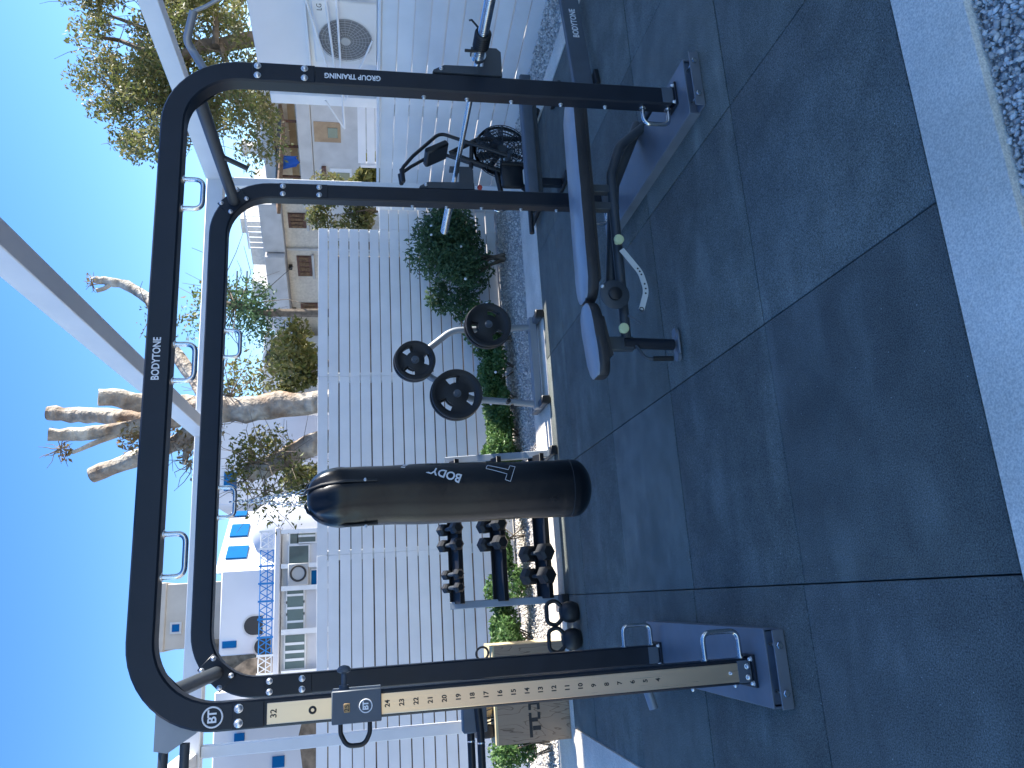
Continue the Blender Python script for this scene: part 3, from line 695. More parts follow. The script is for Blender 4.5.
def plate_mesh(r, name):
    """cast plate with three grip openings, axis along Y, back at y=0, front at y=-.035"""
    n = 90; mb = MB(); rr = [.026, .042, .05, .40*r/.2*.2/r*r*.75, 0, 0]
    rad = [.026, .046, r*.46, r*.74, r*.84, r*.86, r*.985, r]
    hz = [.022, .022, .010, .010, .020, .0225, .0225, .016]
    def hole(j, k):
        a = (j+.5)/n*360 % 120
        return k == 2 and 34 < a < 86
    vs = []; fs = []
    for side in (1, -1):
        for k in range(len(rad)):
            for j in range(n):
                q = 2*math.pi*j/n; vs.append((rad[k]*math.cos(q), -.0225+side*hz[k], rad[k]*math.sin(q)))
    K = len(rad)
    def idx(s, k, j): return s*K*n+k*n+j % n
    for s in (0, 1):
        for k in range(K-1):
            for j in range(n):
                if hole(j, k): continue
                fs.append((idx(s, k, j), idx(s, k, j+1), idx(s, k+1, j+1), idx(s, k+1, j)))
    for j in range(n):
        fs.append((idx(0, K-1, j), idx(0, K-1, j+1), idx(1, K-1, j+1), idx(1, K-1, j)))
        fs.append((idx(0, 0, j), idx(0, 0, j+1), idx(1, 0, j+1), idx(1, 0, j)))
        if hole(j, 2):
            for k in (2, 3): fs.append((idx(0, k, j), idx(0, k, j+1), idx(1, k, j+1), idx(1, k, j)))
            if not hole(j-1, 2): fs.append((idx(0, 2, j), idx(0, 3, j), idx(1, 3, j), idx(1, 2, j)))
            if not hole(j+1, 2): fs.append((idx(0, 2, j+1), idx(0, 3, j+1), idx(1, 3, j+1), idx(1, 2, j+1)))
    mb.add(vs, fs); return mb
names = ['topmost peg of the plate tree', 'lowest peg of the plate tree', 'left peg of the plate tree']
for (x, z, r), nm, rot in zip(PL, names, (20, 75, 40)):
    for k in range(2):
        t = thing('weight_plate', ('front' if k else 'rear')+' black weight plate on the '+nm, 'weight plate', (x, YT-.06-k*.05, z-.008*k), 'weight plates on the plate tree')
        o = plate_mesh(r*(1 if k == 0 else .985), 'disc'); o.v = [v+V(t.location) for v in o.v]; o.build('disc', 'iron', t, 35)
        h = MB(); h.lathe([(.026, 0), (.034, 0), (.034, .006), (.026, .006)], V(t.location)+V((0, -.0445, 0)), (0, -1, 0), 24); h.build('hub_ring', 'grey', t)
        t.rotation_euler = (0, R(rot+k*7), 0)

# ------------------------------------------------------------------ dumbbell rack and dumbbells
YD = 6.42
dr = thing('dumbbell_rack', 'three tier dumbbell rack with grey uprights and black trays behind the punching bag', 'dumbbell rack', (.55, YD, 0))
for x in (-.055, 1.14):
    u = MB(); u.sweep([(x, YD-.09, .03), (x, YD+.11, .90)], .055, .06, (1, 0, 0), .006); u = u.build('upright', 'silver', dr, 30)
    MB().rng(x-.034, x+.034, YD-.26, YD+.2, .004, .05, .006).build('foot', 'grey', dr)
    MB().rng(x-.038, x+.038, YD-.285, YD-.22, .003, .058, .006).build('foot_cap', 'black', dr)
TR = [(.845, YD+.03), (.50, YD-.05), (.15, YD-.13)]
for z, y in TR:
    t = MB(); rot = Matrix.Rotation(R(24), 3, 'X')
    t.box((.542, y, z), (1.17, .17, .008), .002, rot); t.box(V((.542, y, z))+rot @ V((0, -.085, .012)), (1.17, .010, .045), .003, rot); t.box(V((.542, y, z))+rot @ V((0, .085, .012)), (1.17, .010, .035), .003, rot)
    t.build('tray', 'black', dr)
def make_db(r, name):
    """hex dumbbell along Y"""
    hh_ = []
    for s in (-1, 1):
        h = MB(); hh_.append(h); L = r*1.55; y0 = s*.062; pr = [(.62*r, y0), (r, y0+s*L*.18), (r, y0+s*L*.82), (.66*r, y0+s*L)]
        h.lathe(pr, (0, 0, 0), (0, 1, 0), 6)
    hd = MB(); hd.lathe([(.013, -.064), (.0165, -.03), (.0175, 0), (.0165, .03), (.013, .064)], (0, 0, 0), (0, 1, 0), 14)
    return hh_, hd
def dumbbell(x, tier, r, label):
    z, y = TR[tier]; rot = Matrix.Rotation(R(24), 3, 'X'); c = V((x, y, z))+rot @ V((0, 0, r*.90+.006))
    t = thing('dumbbell', label, 'dumbbell', c, 'hex dumbbells on the rack')
    h, hd = make_db(r, 'x'); off = V(c)
    for m_ in (*h, hd): m_.v = [v+off for v in m_.v]
    hd.build('grip', 'grey2', t); [q_.build('head', 'iron', t, 20) for q_ in h]
    t.rotation_euler = (R(24), 0, 0)
dumbbell(.085, 0, .043, 'smallest hex dumbbell at the outer left end of the top rack tray')
dumbbell(.19, 0, .043, 'small hex dumbbell second from the left on the top rack tray')
dumbbell(.425, 0, .055, 'larger hex dumbbell on the top tray, just left of the punching bag')
dumbbell(.555, 0, .055, 'larger hex dumbbell on the top tray, half hidden behind the punching bag')
dumbbell(.415, 1, .064, 'hex dumbbell on the middle rack tray, just left of the punching bag')
dumbbell(.565, 1, .064, 'hex dumbbell on the middle rack tray, half hidden behind the punching bag')
dumbbell(.135, 2, .074, 'big hex dumbbell on the bottom tray, left one of its pair')
dumbbell(.315, 2, .074, 'big hex dumbbell on the bottom tray, right one of its pair')

# ------------------------------------------------------------------ kettlebells
def kettle(x, y, lab):
    t = thing('kettlebell', lab, 'kettlebell', (x, y, 0), 'kettlebells by the wooden box')
    b = MB(); b.lathe([(.045, 0), (.062, .006), (.078, .04), (.080, .075), (.070, .11), (.045, .138), (.02, .146)], (x, y, 0), (0, 0, 1), 28); b.build('bell', 'iron', t, 50)
    h = MB(); h.tube(fillet([(x-.035, y, .115), (x-.092, y, .175), (x-.070, y, .245), (x+.070, y, .245), (x+.092, y, .175), (x+.035, y, .115)], .05, 6), .0155, 12); h.build('handle', 'black', t)
kettle(-.150, 5.90, 'black kettlebell in front of the dumbbell rack foot, nearer the punching bag')
kettle(-.345, 5.88, 'black kettlebell partly hidden by the rig post, nearer the wooden box')

# ------------------------------------------------------------------ plyometric box and what lies on it
px = thing('plyo_box', 'plywood jump box with black stencilled letters beside the dumbbell rack', 'jump box', (-.74, 6.62, 0))
X0, X1, Y0, Y1, ZB_ = -1.115, -.385, 6.40, 6.86, .60
b = MB(); b.rng(X0, X1, Y0, Y0+.018, .004, ZB_-.0185, .001); b.build('front_panel', 'ply', px)
b = MB(); b.rng(X0, X1, Y1-.018, Y1, .004, ZB_-.0185, .001); b.build('back_panel', 'ply', px)
b = MB(); b.rng(X1-.018, X1, Y0+.0185, Y1-.0185, .004, ZB_-.0185, .001); b.rng(X0, X0+.018, Y0+.0185, Y1-.0185, .004, ZB_-.0185, .001); b.build('side_panel', 'yellow', px)
b = MB(); b.rng(X0, X1, Y0, Y1, ZB_-.018, ZB_, .001); b.build('top_panel', 'yellow', px)
t = MB(); c = at(530, 724, 6.4)
# stencil letters T and O cut with gaps
zt_, zb0 = at(528.5, 718, 6.4).z, at(540, 718, 6.4).z; hh = zt_-zb0
def bar(x0, x1, z0, z1): t.rng(x0, x1, Y0-.0012, Y0-.0002, z0, z1)
xt = at(534, 727.5, 6.4).x; xo = at(534, 710.5, 6.4).x
bar(xt-.066, xt+.066, zt_-.024, zt_); bar(xt-.016, xt+.016, zb0, zt_-.027)
for sg in (-1, 1):
    bar(xo+sg*.062-.015, xo+sg*.062+.015, zb0+.022, zt_-.022)
    bar(xo+sg*.035-.025, xo+sg*.035+.025, zt_-.0215, zt_); bar(xo+sg*.035-.025, xo+sg*.035+.025, zb0, zb0+.0215)
t.build('lettering', 'dark_letter', px, 0)
# a heap of training gear on the box
gb = thing('training_bag', 'tan leather training bag with black netting lying on top of the wooden box', 'bag', (-.88, 6.62, ZB_))
m_ = MB(); m_.lathe([(.02, 0), (.085, .01), (.10, .06), (.085, .11), (.03, .125)], (-.86, 6.56, ZB_+.001), (.15, 0, 1), 20); m_.build('bag_body', 'gear', gb, 60)
m_ = MB()
for k in range(6): m_.ring((-.86, 6.56, ZB_+.055), (math.cos(k*.52), math.sin(k*.52), .25), .108, .005, 22, 6)
m_.build('netting', 'black', gb)
fb = MB(); fb.box((-1.03, 6.58, ZB_+.071), (.10, .22, .14), .02, Matrix.Rotation(R(6), 3, 'Z'), 2); tag(fb.build('foam_block', 'black'), 'black foam block on the left end of the wooden box', 'block')
fb = MB(); fb.lathe([(.02, 0), (.05, .01), (.065, .05), (.055, .09), (.02, .10)], (-.70, 6.55, ZB_+.001), (0, 0, 1), 16); tag(fb.build('medicine_ball', 'yellow'), 'small pale yellow ball on the wooden box behind the ruler post', 'ball')
fb = MB(); fb.ring((-.44, 6.52, ZB_+.062), (.2, 1, .1), .05, .009, 24, 8); tag(fb.build('rubber_loop', 'black'), 'black rubber loop standing on the right corner of the wooden box', 'loop band')

# ------------------------------------------------------------------ air bike, flat bench, floor beam
bk = thing('air_bike', 'black air bike with a caged fan wheel and curved handlebars beside the side fence', 'exercise bike', (3.7, 6.0, 0))
YK = 6.0
fcx, fcz = 3.84, .335
cg = MB()
for s in (-1, 1):
    for r in (.235, .205, .175, .145, .11): cg.ring((fcx, YK+s*(.05+.02*(r < .2)), fcz), (0, 1, 0), r, .004, 40, 5)
    for k in range(36):
        a = 2*math.pi*k/36; cg.tube([(fcx+.05*math.cos(a), YK+s*.075, fcz+.05*math.sin(a)), (fcx+.16*math.cos(a+.15), YK+s*.07, fcz+.16*math.sin(a+.15)), (fcx+.235*math.cos(a+.3), YK+s*.05, fcz+.235*math.sin(a+.3))], .003, 5)
    cg.ring((fcx, YK, fcz), (0, 1, 0), .243, .013, 40, 6)
cg = cg.build('fan_cage', 'black', bk)
fn = MB(); fn.lathe([(.05, -.03), (.05, .03)], (fcx, YK, fcz), (0, 1, 0), 16)
for k in range(10):
    a = 2*math.pi*k/10; fn.box((fcx+.145*math.cos(a), YK, fcz+.145*math.sin(a)), (.20, .085, .004), 0, Matrix.Rotation(-a, 3, 'Y') @ Matrix.Rotation(R(20), 3, 'X'))
fn.build('fan', 'grey2', bk)
fr = MB()
fr.tube(fillet([(3.45, YK, .12), (3.62, YK, .30), (3.74, YK, .66), (3.80, YK, .80)], .1), .026, 12)
fr.tube([(3.42, YK, .60), (3.40, YK, .14)], .026, 12); fr.tube([(3.40, YK, .36), (3.66, YK, .40)], .024, 12); fr.tube([(3.66, YK-.09, .06), (3.66, YK-.09, .36)], .02, 10)
fr.tube([(3.25, YK, .07), (4.10, YK, .07)], .028, 12); fr.tube([(3.80, YK, .80), (3.95, YK, .55), (3.98, YK, .10)], .022, 10); fr.tube([(3.66, YK, .62), (3.93, YK, .60)], .02, 10); fr = fr.build('frame', 'black', bk)
MB().box((3.56, YK-.06, .27), (.24, .07, .20), .03, None, 2).build('chain_cover', 'black', fr)
for x in (3.26, 4.10):
    MB().cyl((x, YK-.26, .045), (x, YK+.26, .045), .028, 12).build('floor_bar', 'black', bk)
for s in (-1, 1):
    a = MB(); yy = YK+s*.15
    a.tube(fillet([(3.70, yy, .30), (3.86, yy, .78), (3.90, yy, .90), (3.66 if s < 0 else 3.74, yy, 1.14), (3.53 if s < 0 else 3.66, yy, 1.24), (3.41 if s < 0 else 3.56, yy, 1.225)], .10, 6), .0155, 12); a = a.build('moving_arm', 'black', bk)
    MB().cyl((3.53 if s < 0 else 3.66, yy, 1.238), (3.42 if s < 0 else 3.565, yy, 1.226), .02, 12).build('grip', 'black', a)
    MB().cyl((3.70, YK+s*.10, .30), (3.70, YK+s*.22, .30), .02, 10).build('foot_peg', 'grey2', bk)
sc = MB(); sc.box((3.77, YK-.03, .93), (.06, .24, .22), .014, Matrix.Rotation(R(-28), 3, 'Y')); sc = sc.build('console', 'black', bk)
st = MB(); st.lathe([(.03, 0), (.10, .015), (.115, .045), (.09, .07), (.02, .078)], (3.40, YK, .60), (.05, 0, 1), 18); st.build('saddle', 'black', bk)
MB().lathe([(.014, 0), (.022, .012), (.022, .03), (.01, .04)], (3.44, YK-.03, .56), (0, -1, 0), 12).build('seat_knob', 'red', bk)
MB().ring((3.30, YK-.07, .40), (0, 1, 0), .095, .006, 28, 6).build('belt_guard', 'chrome', bk)

fbn = thing('flat_bench', 'flat dark grey padded bench in front of the air bike', 'bench', (3.3, 5.2, 0))
b = MB(); b.rng(2.90, 4.02, 5.16, 5.275, .225, .315, .014, 3); b.build('pad', 'grey', fbn)
b = MB(); b.rng(2.98, 3.96, 5.19, 5.245, .190, .223, .004); b.build('rail', 'grey2', fbn)
for x in (3.08, 3.88):
    MB().rng(x-.03, x+.03, 5.19, 5.245, .033, .189, .004).build('leg', 'rig', fbn); MB().rng(x-.04, x+.04, 5.08, 5.36, .002, .032, .006).build('foot', 'black', fbn)
b = MB(); b.cyl((2.66, 5.25, .29), (2.92, 5.27, .285), .02, 12); b.build('end_grip', 'black', fbn)
bm_ = thing('floor_beam', 'long dark grey steel beam with white lettering lying low along the right edge of the mats', 'steel beam', (3.9, 4.45, 0))
a, c = at(577, 85, 4.40), at(572, 2, 4.40)
bar_ = MB(); d = V((1, .17, 0)).normalized(); nn = V((-.17, 1, 0)).normalized(); o = V((3.12, 4.21, 0))
def bx(mb, t0, t1, n0, n1, z0, z1, bev=.004):
    rot = Matrix((d, nn, V((0, 0, 1)))).transposed(); mb.box(o+d*(t0+t1)/2+nn*(n0+n1)/2+V((0, 0, (z0+z1)/2)), (t1-t0, n1-n0, z1-z0), bev, rot)
bx(bar_, 0, 2.3, 0, .05, .035, .165); bar_.build('beam', 'grey', bm_)
for t0 in (.10, 1.9):
    q = MB(); bx(q, t0, t0+.12, -.05, .14, .003, .034); q.build('foot', 'black', bm_)
q = MB(); put_text(q, 'BODYTONE', .060, o+d*.70+nn*(-.0012)+V((0, 0, .095)), d, (0, 0, 1), sx=.86, extrude=.0006, bold=.0012); q.build('lettering', 'white_letter', bm_, 0)

# ------------------------------------------------------------------ fences
def slats(mb, p0, d2, t0, t1, z0, z1, n, th=.022, gap=.0115, joints=()):
    d = V((d2[0], d2[1], 0)).normalized(); nn = V((-d.y, d.x, 0)); rot = Matrix((d, nn, V((0, 0, 1)))).transposed(); h = (z1-z0)/n
    js = [t0]+list(joints)+[t1]
    for i in range(n):
        g_ = gap*random.uniform(.85, 1.25); dz = random.uniform(-.0015, .0015)
        for a, b in zip(js[:-1], js[1:]):
            c = V((p0[0], p0[1], 0))+d*((a+b)/2)+V((0, 0, z0+h*(i+.5)+dz))+nn*random.uniform(-.002, .002)
            mb.box(c, (b-a-.0015, th, h-g_), .001, rot @ Matrix.Rotation(random.uniform(-.0006, .0006), 3, 'Y'))
bf = thing('slat_fence', 'tall white fence of horizontal boards running behind the plate tree and dumbbell rack', 'fence', (.5, 8.5, 0))
m_ = MB(); slats(m_, (0, 8.5), (1, 0), -4.2, 4.30, -.02, 2.095, 18, joints=(-1.72, .52, 2.48)); m_.build('slat_panel', 'fence', bf)
m_ = MB(); slats(m_, (0, 8.5), (1, 0), 4.303, 4.60, -.02, 1.39, 12); m_.build('low_end_panel', 'fence', bf)
for x in (-4.1, -1.72, .52, 2.48, 4.24, 4.62): MB().rng(x-.05, x+.05, 8.516, 8.60, -.08, 2.07 if x < 4.5 else 1.39, .004).build('post', 'post', bf)
sfd = V((-.12, .99, 0)).normalized()
sf = thing('low_slat_fence', 'lower white board fence along the right side of the gravel, behind the air bike', 'fence', (4.94, 5.37, 0))
m_ = MB(); slats(m_, (4.94, 5.37), sfd, -5.2, 3.12, -.04, 1.385, 10, gap=.011, joints=(-2.8, -.2)); m_.build('slat_panel', 'fence2', sf)
for t in (-5.1, -2.8, -.2, 1.5, 3.06):
    p = V((4.94, 5.37, 0))+sfd*t+V((.06, .01, 0)); MB().rng(p.x-.04, p.x+.04, p.y-.04, p.y+.04, -.08, 1.36, .004).build('post', 'post', sf)
cap = MB(); rot = Matrix((sfd, V((-sfd.y, sfd.x, 0)), V((0, 0, 1)))).transposed(); cap.box(V((4.94, 5.37, 1.402))+sfd*-1.04, (8.3, .07, .03), .005, rot); cap.build('top_rail', 'fence2', sf)

rw = MB(); rw.rng(-4.3, 4.2, 9.0, 9.25, -.1, 1.93, .02); o = rw.build('stone_wall', 'rock'); tag(o, 'rough brown stone wall added close behind the tall board fence to darken its gaps', 'stone wall')  # backing added so the gaps between the boards look dark

# ------------------------------------------------------------------ pergola
pg = thing('pergola', 'white timber pergola frame of posts and open roof beams over the gym floor', 'pergola', (1.5, 7.0, 0))
YP = 7.0
for x in (-1.045, 4.0):
    MB().rng(x-.045, x+.045, YP-.045, YP+.045, -.09, 2.875, .006).build('post', 'post', pg)
for x in (-1.045, 4.0):
    MB().rng(x-.045, x+.045, -3.6, -3.51, -.09, 2.875, .006).build('post', 'post', pg)
MB().rng(-1.25, 4.2, YP-.065, YP+.065, 2.878, 3.03, .006).build('cross_beam', 'post', pg)
MB().rng(-1.25, 4.2, -3.6, -3.46, 2.878, 3.03, .006).build('cross_beam', 'post', pg)
for xa, xb in ((-1.10, -1.10), (1.55, 1.28), (4.06, 4.06)):
    MB().sweep([(xa, YP-.068, 2.968), (xb, -3.455, 2.968)], .11, .135, (0, 0, 1), .004).build('roof_beam', 'post', pg)

# ------------------------------------------------------------------ shrubs
def shrub(name, lab, cat, c, r, n, size, m, stems=6, blobs=9, group=None, flowers=0, low=.0, tw=True):
    c = V(c); t = thing(name, lab, cat, (c.x, c.y, c.z-r[2] if c.z-r[2] > 0 else 0), group)
    cl = []
    for k in range(blobs):
        d = V((random.gauss(0, 1), random.gauss(0, 1), random.gauss(.1, 1))).normalized()*random.uniform(.35, .8)
        cc_ = (c.x+d.x*r[0], c.y+d.y*r[1], max(c.z+d.z*r[2], .06)); s = random.uniform(.28, .5)
        cl.append((cc_, (r[0]*s, r[1]*s, r[2]*s), n//blobs))
    leaves('foliage', cl, size, m, t)
    if stems:
        s = MB(); b = V(t.location)
        for k in range(stems): limb(s, [b+V((random.uniform(-.06, .06), random.uniform(-.06, .06), -.03)), b.lerp(c, .5)+V((random.uniform(-.3, .3)*r[0], random.uniform(-.3, .3)*r[1], 0)), V(cl[k % blobs][0])], max(.008, r[2]*.03), .004, 6)
        s.build('stems', 'bark2', t)
    if flowers:
        f = MB()
        for k in range(flowers):
            q = cl[k % blobs]; p = V(q[0])+V((random.uniform(-1, 1)*q[1][0], -abs(random.uniform(.5, 1))*q[1][1], random.uniform(-.6, .9)*q[1][2])); f.lathe([(.004, 0), (.016, .004), (.004, .008)], p, (random.uniform(-.3, .3), -1, .4), 5)
        f.build('blossom', 'flower', t)
    return t
shrub('bush', 'large dark green bush at the fence corner right of the plate tree', 'bush', (3.70, 7.95, .62), (.76, .36, .60), 13000, .055, 'leaf_deep', 7, 22, flowers=12)
shrub('bush', 'low green flowering bush between the corner bush and the plate tree', 'bush', (2.72, 7.90, .26), (.46, .32, .27), 8000, .045, 'leaf_green', 5, 11, flowers=14)
shrub('bush', 'low green bush seen under the arch of the plate tree', 'bush', (1.98, 7.90, .19), (.46, .30, .20), 6500, .045, 'leaf_green', 5, 10, flowers=8)
shrub('bush', 'low bush left of the plate tree, beside the punching bag', 'bush', (1.34, 7.90, .18), (.46, .30, .19), 6000, .045, 'leaf_green', 5, 10)
for x, lab, h in ((1.68, 'small low bush just left of the plate tree foot', .20), (2.36, 'small low bush behind the right foot of the plate tree', .22), (.62, 'low bush half hidden behind the punching bag', .22), (.10, 'low bush seen between the trays at the left end of the dumbbell rack', .24), (-.42, 'thin green bush between the dumbbell rack and the wooden box', .27)):
    shrub('bush', lab, 'bush', (x, 7.90, h*.8), (.44, .30, h*.85), 5500, .045, 'leaf_green', 5, 10)
shrub('bush', 'bright green rounded bush on the gravel left of the wooden box', 'bush', (-1.30, 7.35, .27), (.34, .30, .28), 4200, .045, 'leaf_green', 5, 12)
shrub('bush', 'yellow green shrub rising behind the low fence corner', 'shrub', at(345, 205, 10.2), (.55, .5, .55), 4500, .07, 'leaf_olive', 6, 12, tw=False)
shrub('grassy_plant', 'spiky yellow plant behind the slatted screen', 'plant', at(368, 168, 9.9), (.30, .3, .26), 1300, .11, 'leaf_yellow', 4, 8)

# ------------------------------------------------------------------ flat-roofed house with the air conditioner (right)
AW = (6.0, 6.0); AD = _n([-.12, .99])
nA = V((-AD[1], AD[0], 0)); 
if nA.dot(V((-6, -6, 0))) < 0: nA = -nA
dA = V((AD[0], AD[1], 0))
def lbox(mb, p0, d, n, t0, t1, z0, z1, o0, o1, bev=.0):
    rot = Matrix((d, n, V((0, 0, 1)))).transposed(); mb.box(V((p0[0], p0[1], 0))+d*(t0+t1)/2+n*(o0+o1)/2+V((0, 0, (z0+z1)/2)), (t1-t0, abs(o1-o0), z1-z0), bev, rot); return mb
hA = thing('white_house', 'plain white flat-roofed house wall behind the low side fence, with an air conditioner', 'house', (6.2, 7, 0))
m_ = MB(); lbox(m_, AW, dA, nA, .35, 1.93, -.1, 2.69, -3.4, 0, .01); m_.build('wall', 'wall', hA)
m_ = MB(); lbox(m_, AW, dA, nA, .35, 1.92, 2.11, 2.135, -.001, .055, .004); lbox(m_, AW, dA, nA, .35, 1.92, 1.36, 1.40, -.001, .30, .004); m_.build('ledge', 'wall', hA)
m_ = MB(); lbox(m_, AW, dA, nA, 1.933, 2.09, -.1, 2.60, -.6, .08, .006); m_.build('end_pilaster', 'post', hA)
acx = thing('air_conditioner', 'white outdoor air conditioner unit with a round fan grille on the white house wall', 'air conditioner', (5.9, 7.1, 1.4))
t0, z0 = on_plane(377, 10, AW, AD); t1, z1 = on_plane(311, 57, AW, AD); 
AWs = (AW[0]+nA.x*.29, AW[1]+nA.y*.29); tc1, zc1_ = on_plane(352, 40, AWs, AD); t0 = tc1-.47; t1 = t0+.80; z0 = 1.402; z1 = z0+.64
m_ = MB(); lbox(m_, AW, dA, nA, t0, t1, z0, z1, .03, .29, .012); m_.build('casing', 'ac', acx)
fc = V((AW[0], AW[1], 0))+dA*(t0+.47)+nA*.292+V((0, 0, (z0+z1)/2))
m_ = MB()
for k in range(1, 9): m_.ring(fc+nA*.012, tuple(nA), .031*k+.02, .0028, 36, 5)
for k in range(24):
    a = 2*math.pi*k/24; u = dA*math.cos(a)+V((0, 0, 1))*math.sin(a); m_.tube([fc+u*.05+nA*.012, fc+u*.275+nA*.012], .0026, 5)
m_.lathe([(.052, 0), (.05, .012), (.01, .016)], fc+nA*.01, tuple(nA), 20); m_.build('fan_grille', 'acg', acx)
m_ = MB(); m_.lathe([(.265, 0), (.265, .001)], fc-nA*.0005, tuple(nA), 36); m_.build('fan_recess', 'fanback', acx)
m_ = MB(); put_text(m_, 'LG', .07, V((AW[0], AW[1], 0))+dA*(t0+.08)+nA*.292+V((0, 0, z1-.08)), -dA if False else (dA if nA.dot(dA.cross(V((0, 0, 1)))) > 0 else -dA), (0, 0, 1), extrude=.0006); m_.build('lettering', 'dark_letter', acx, 0)
ry = thing('drying_rack', 'white wall-mounted drying rack of long bars in front of the air conditioner', 'drying rack', (5.5, 7.5, 1.9))
for (xa, ya, xb, yb) in ((305, -2, 334, 90), (325, -2, 337, 90), (336, -2, 344, 128)):
    ta, za = on_plane(xa, ya, (5.62, 6.0), AD); tb, zb_ = on_plane(xb, yb, (5.62, 6.0), AD)
    MB().cyl(V((5.62, 6.0, za))+dA*ta, V((5.62, 6.0, zb_))+dA*tb, .012, 8).build('bar', 'post', ry)
for (xa, ya, xb, yb) in ((325, 100, 343, 127), (345, 100, 372, 40)):
    ta, za = on_plane(xa, ya, (5.62, 6.0), AD); tb, zb_ = on_plane(xb, yb, (5.62, 6.0), AD)
    MB().cyl(V((5.62, 6.0, za))+dA*ta, V((5.62, 6.0, zb_))+dA*tb, .010, 8).build('strut', 'post', ry)
sc = thing('slatted_screen', 'white slatted screen beyond the white house, under the stone house', 'screen', (5.5, 9.5, 0))
m_ = MB(); p = at(368, 163, 9.2); slats(m_, (p.x, 9.2), (.82, -.57), 0.0, 1.5, .6, at(357, 150, 9.1).z, 9, gap=.014); m_.build('slat_panel', 'fence', sc)
MB().rng(p.x-.03, p.x+.03, 9.2, 9.26, -.1, 1.6, .003).build('post', 'post', sc)
# unseen house added along the right side, its bulk sized to shade the mats
nb = thing('shade_house', 'unseen tall white house added along the right side to shade the gym floor', 'house', (8.5, 2.5, 0))
m_ = MB(); m_.rng(6.35, 11., -6.5, 6.2, -.1, 5.15, .01); m_.build('wall', 'wall', nb)
for y in (-2.8, .2, 3.2):
    wd = MB(); wd.rng(6.30, 6.347, y, y+1.1, 2.6, 4.0, .005); wd = wd.build('window', 'blue', nb); MB().rng(6.285, 6.298, y+.1, y+1., 2.7, 3.9).build('pane', 'glass', wd)

# ------------------------------------------------------------------ stone house (right background)
FAp = (12.3, 22.9); FAd = _n([-.485, .875]); dF = V((FAd[0], FAd[1], 0)); nF = V((-FAd[1], FAd[0], 0))
if nF.dot(V((-12, -23, 0))) < 0: nF = -nF
def fp(x, y): return on_plane(x, y, FAp, FAd)
def fbox(mb, pa, pb, o0, o1, bev=0.):
    (ta, za), (tb, zb_) = fp(*pa), fp(*pb); return lbox(mb, FAp, dF, nF, min(ta, tb), max(ta, tb), min(za, zb_), max(za, zb_), o0, o1, bev)
hs = thing('stone_house', 'pale stone two storey house with brown shutters beyond the fence', 'house', (11.5, 24.5, 0))
m_ = MB(); lbox(m_, FAp, dF, nF, -4.6, 6.0, -.1, 4.15, -6, 0); m_.build('wall', 'beige', hs)
m_ = MB(); lbox(m_, FAp, dF, nF, -.3, 1.5, 4.15, 4.83, -5.5, .35, .02); lbox(m_, FAp, dF, nF, 1.55, 3.9, 4.16, 4.80, -5.5, .55, .02); lbox(m_, FAp, dF, nF, 3.95, 6.5, 4.16, 4.78, -5.5, .45, .02); m_.build('parapet', 'cement', hs)
m_ = MB(); lbox(m_, FAp, dF, nF, 1.6, 3.4, 4.84, 5.55, -5, -1.5, .02); lbox(m_, FAp, dF, nF, 1.8, 2.4, 5.55, 5.85, -4, -2, .02); m_.build('roof_room', 'beige', hs)
for a, b in (((287, 212), (306, 227)), ((296, 255), (312, 275)), ((300, 302), (318, 314))):
    w_ = MB(); fbox(w_, a, b, .0, .05); w_ = w_.build('window', 'brown', hs); (ta, za), (tb, zb_) = fp(*a), fp(*b); ta, tb = sorted((ta, tb)); za, zb_ = sorted((za, zb_))
    g_ = MB(); nx = 4
    for i in range(nx): lbox(g_, FAp, dF, nF, ta+(tb-ta)*(i+.12)/nx, ta+(tb-ta)*(i+.88)/nx, za+.08, zb_-.08, .051, .075)
    g_.build('shutter_grille', 'reed', w_)
    s_ = MB(); lbox(s_, FAp, dF, nF, ta-.08, tb+.08, za-.10, za-.02, .001, .10, .01); s_.build('sill', 'cement', w_)
    l_ = MB(); lbox(l_, FAp, dF, nF, (ta+tb)/2-.05, (ta+tb)/2+.05, zb_+.16, zb_+.28, .0, .2, .01); l_.build('wall_lamp', 'dark', hs)
m_ = MB(); lbox(m_, FAp, dF, nF, -.3, 6.0, 2.55, 2.68, .001, .06, .01); lbox(m_, FAp, dF, nF, 1.52, 1.60, -.1, 4.14, .001, .09, .01); m_.build('string_course', 'cement', hs)
for ta_ in (.9, 2.9, 4.9):
    w_ = MB(); lbox(w_, FAp, dF, nF, ta_, ta_+.75, 1.2, 2.2, .001, .05); w_ = w_.build('window', 'brown', hs); q = MB(); lbox(q, FAp, dF, nF, ta_+.08, ta_+.67, 1.28, 2.12, .051, .07); q.build('shutter_grille', 'reed', w_)
m_ = MB(); lbox(m_, FAp, dF, nF, 3.9, 5.9, 4.80, 5.25, -5, -.8, .02); lbox(m_, FAp, dF, nF, 4.3, 5.0, 5.25, 5.7, -4, -1.6, .02); m_.build('roof_room', 'cement', hs)
q = MB()
for k in range(9): lbox(q, FAp, dF, nF, -.25+k*.2, -.22+k*.2, 4.84, 5.25, .28, .31)
lbox(q, FAp, dF, nF, -.25, 1.4, 5.25, 5.30, .27, .32); q.build('roof_railing', 'post', hs)
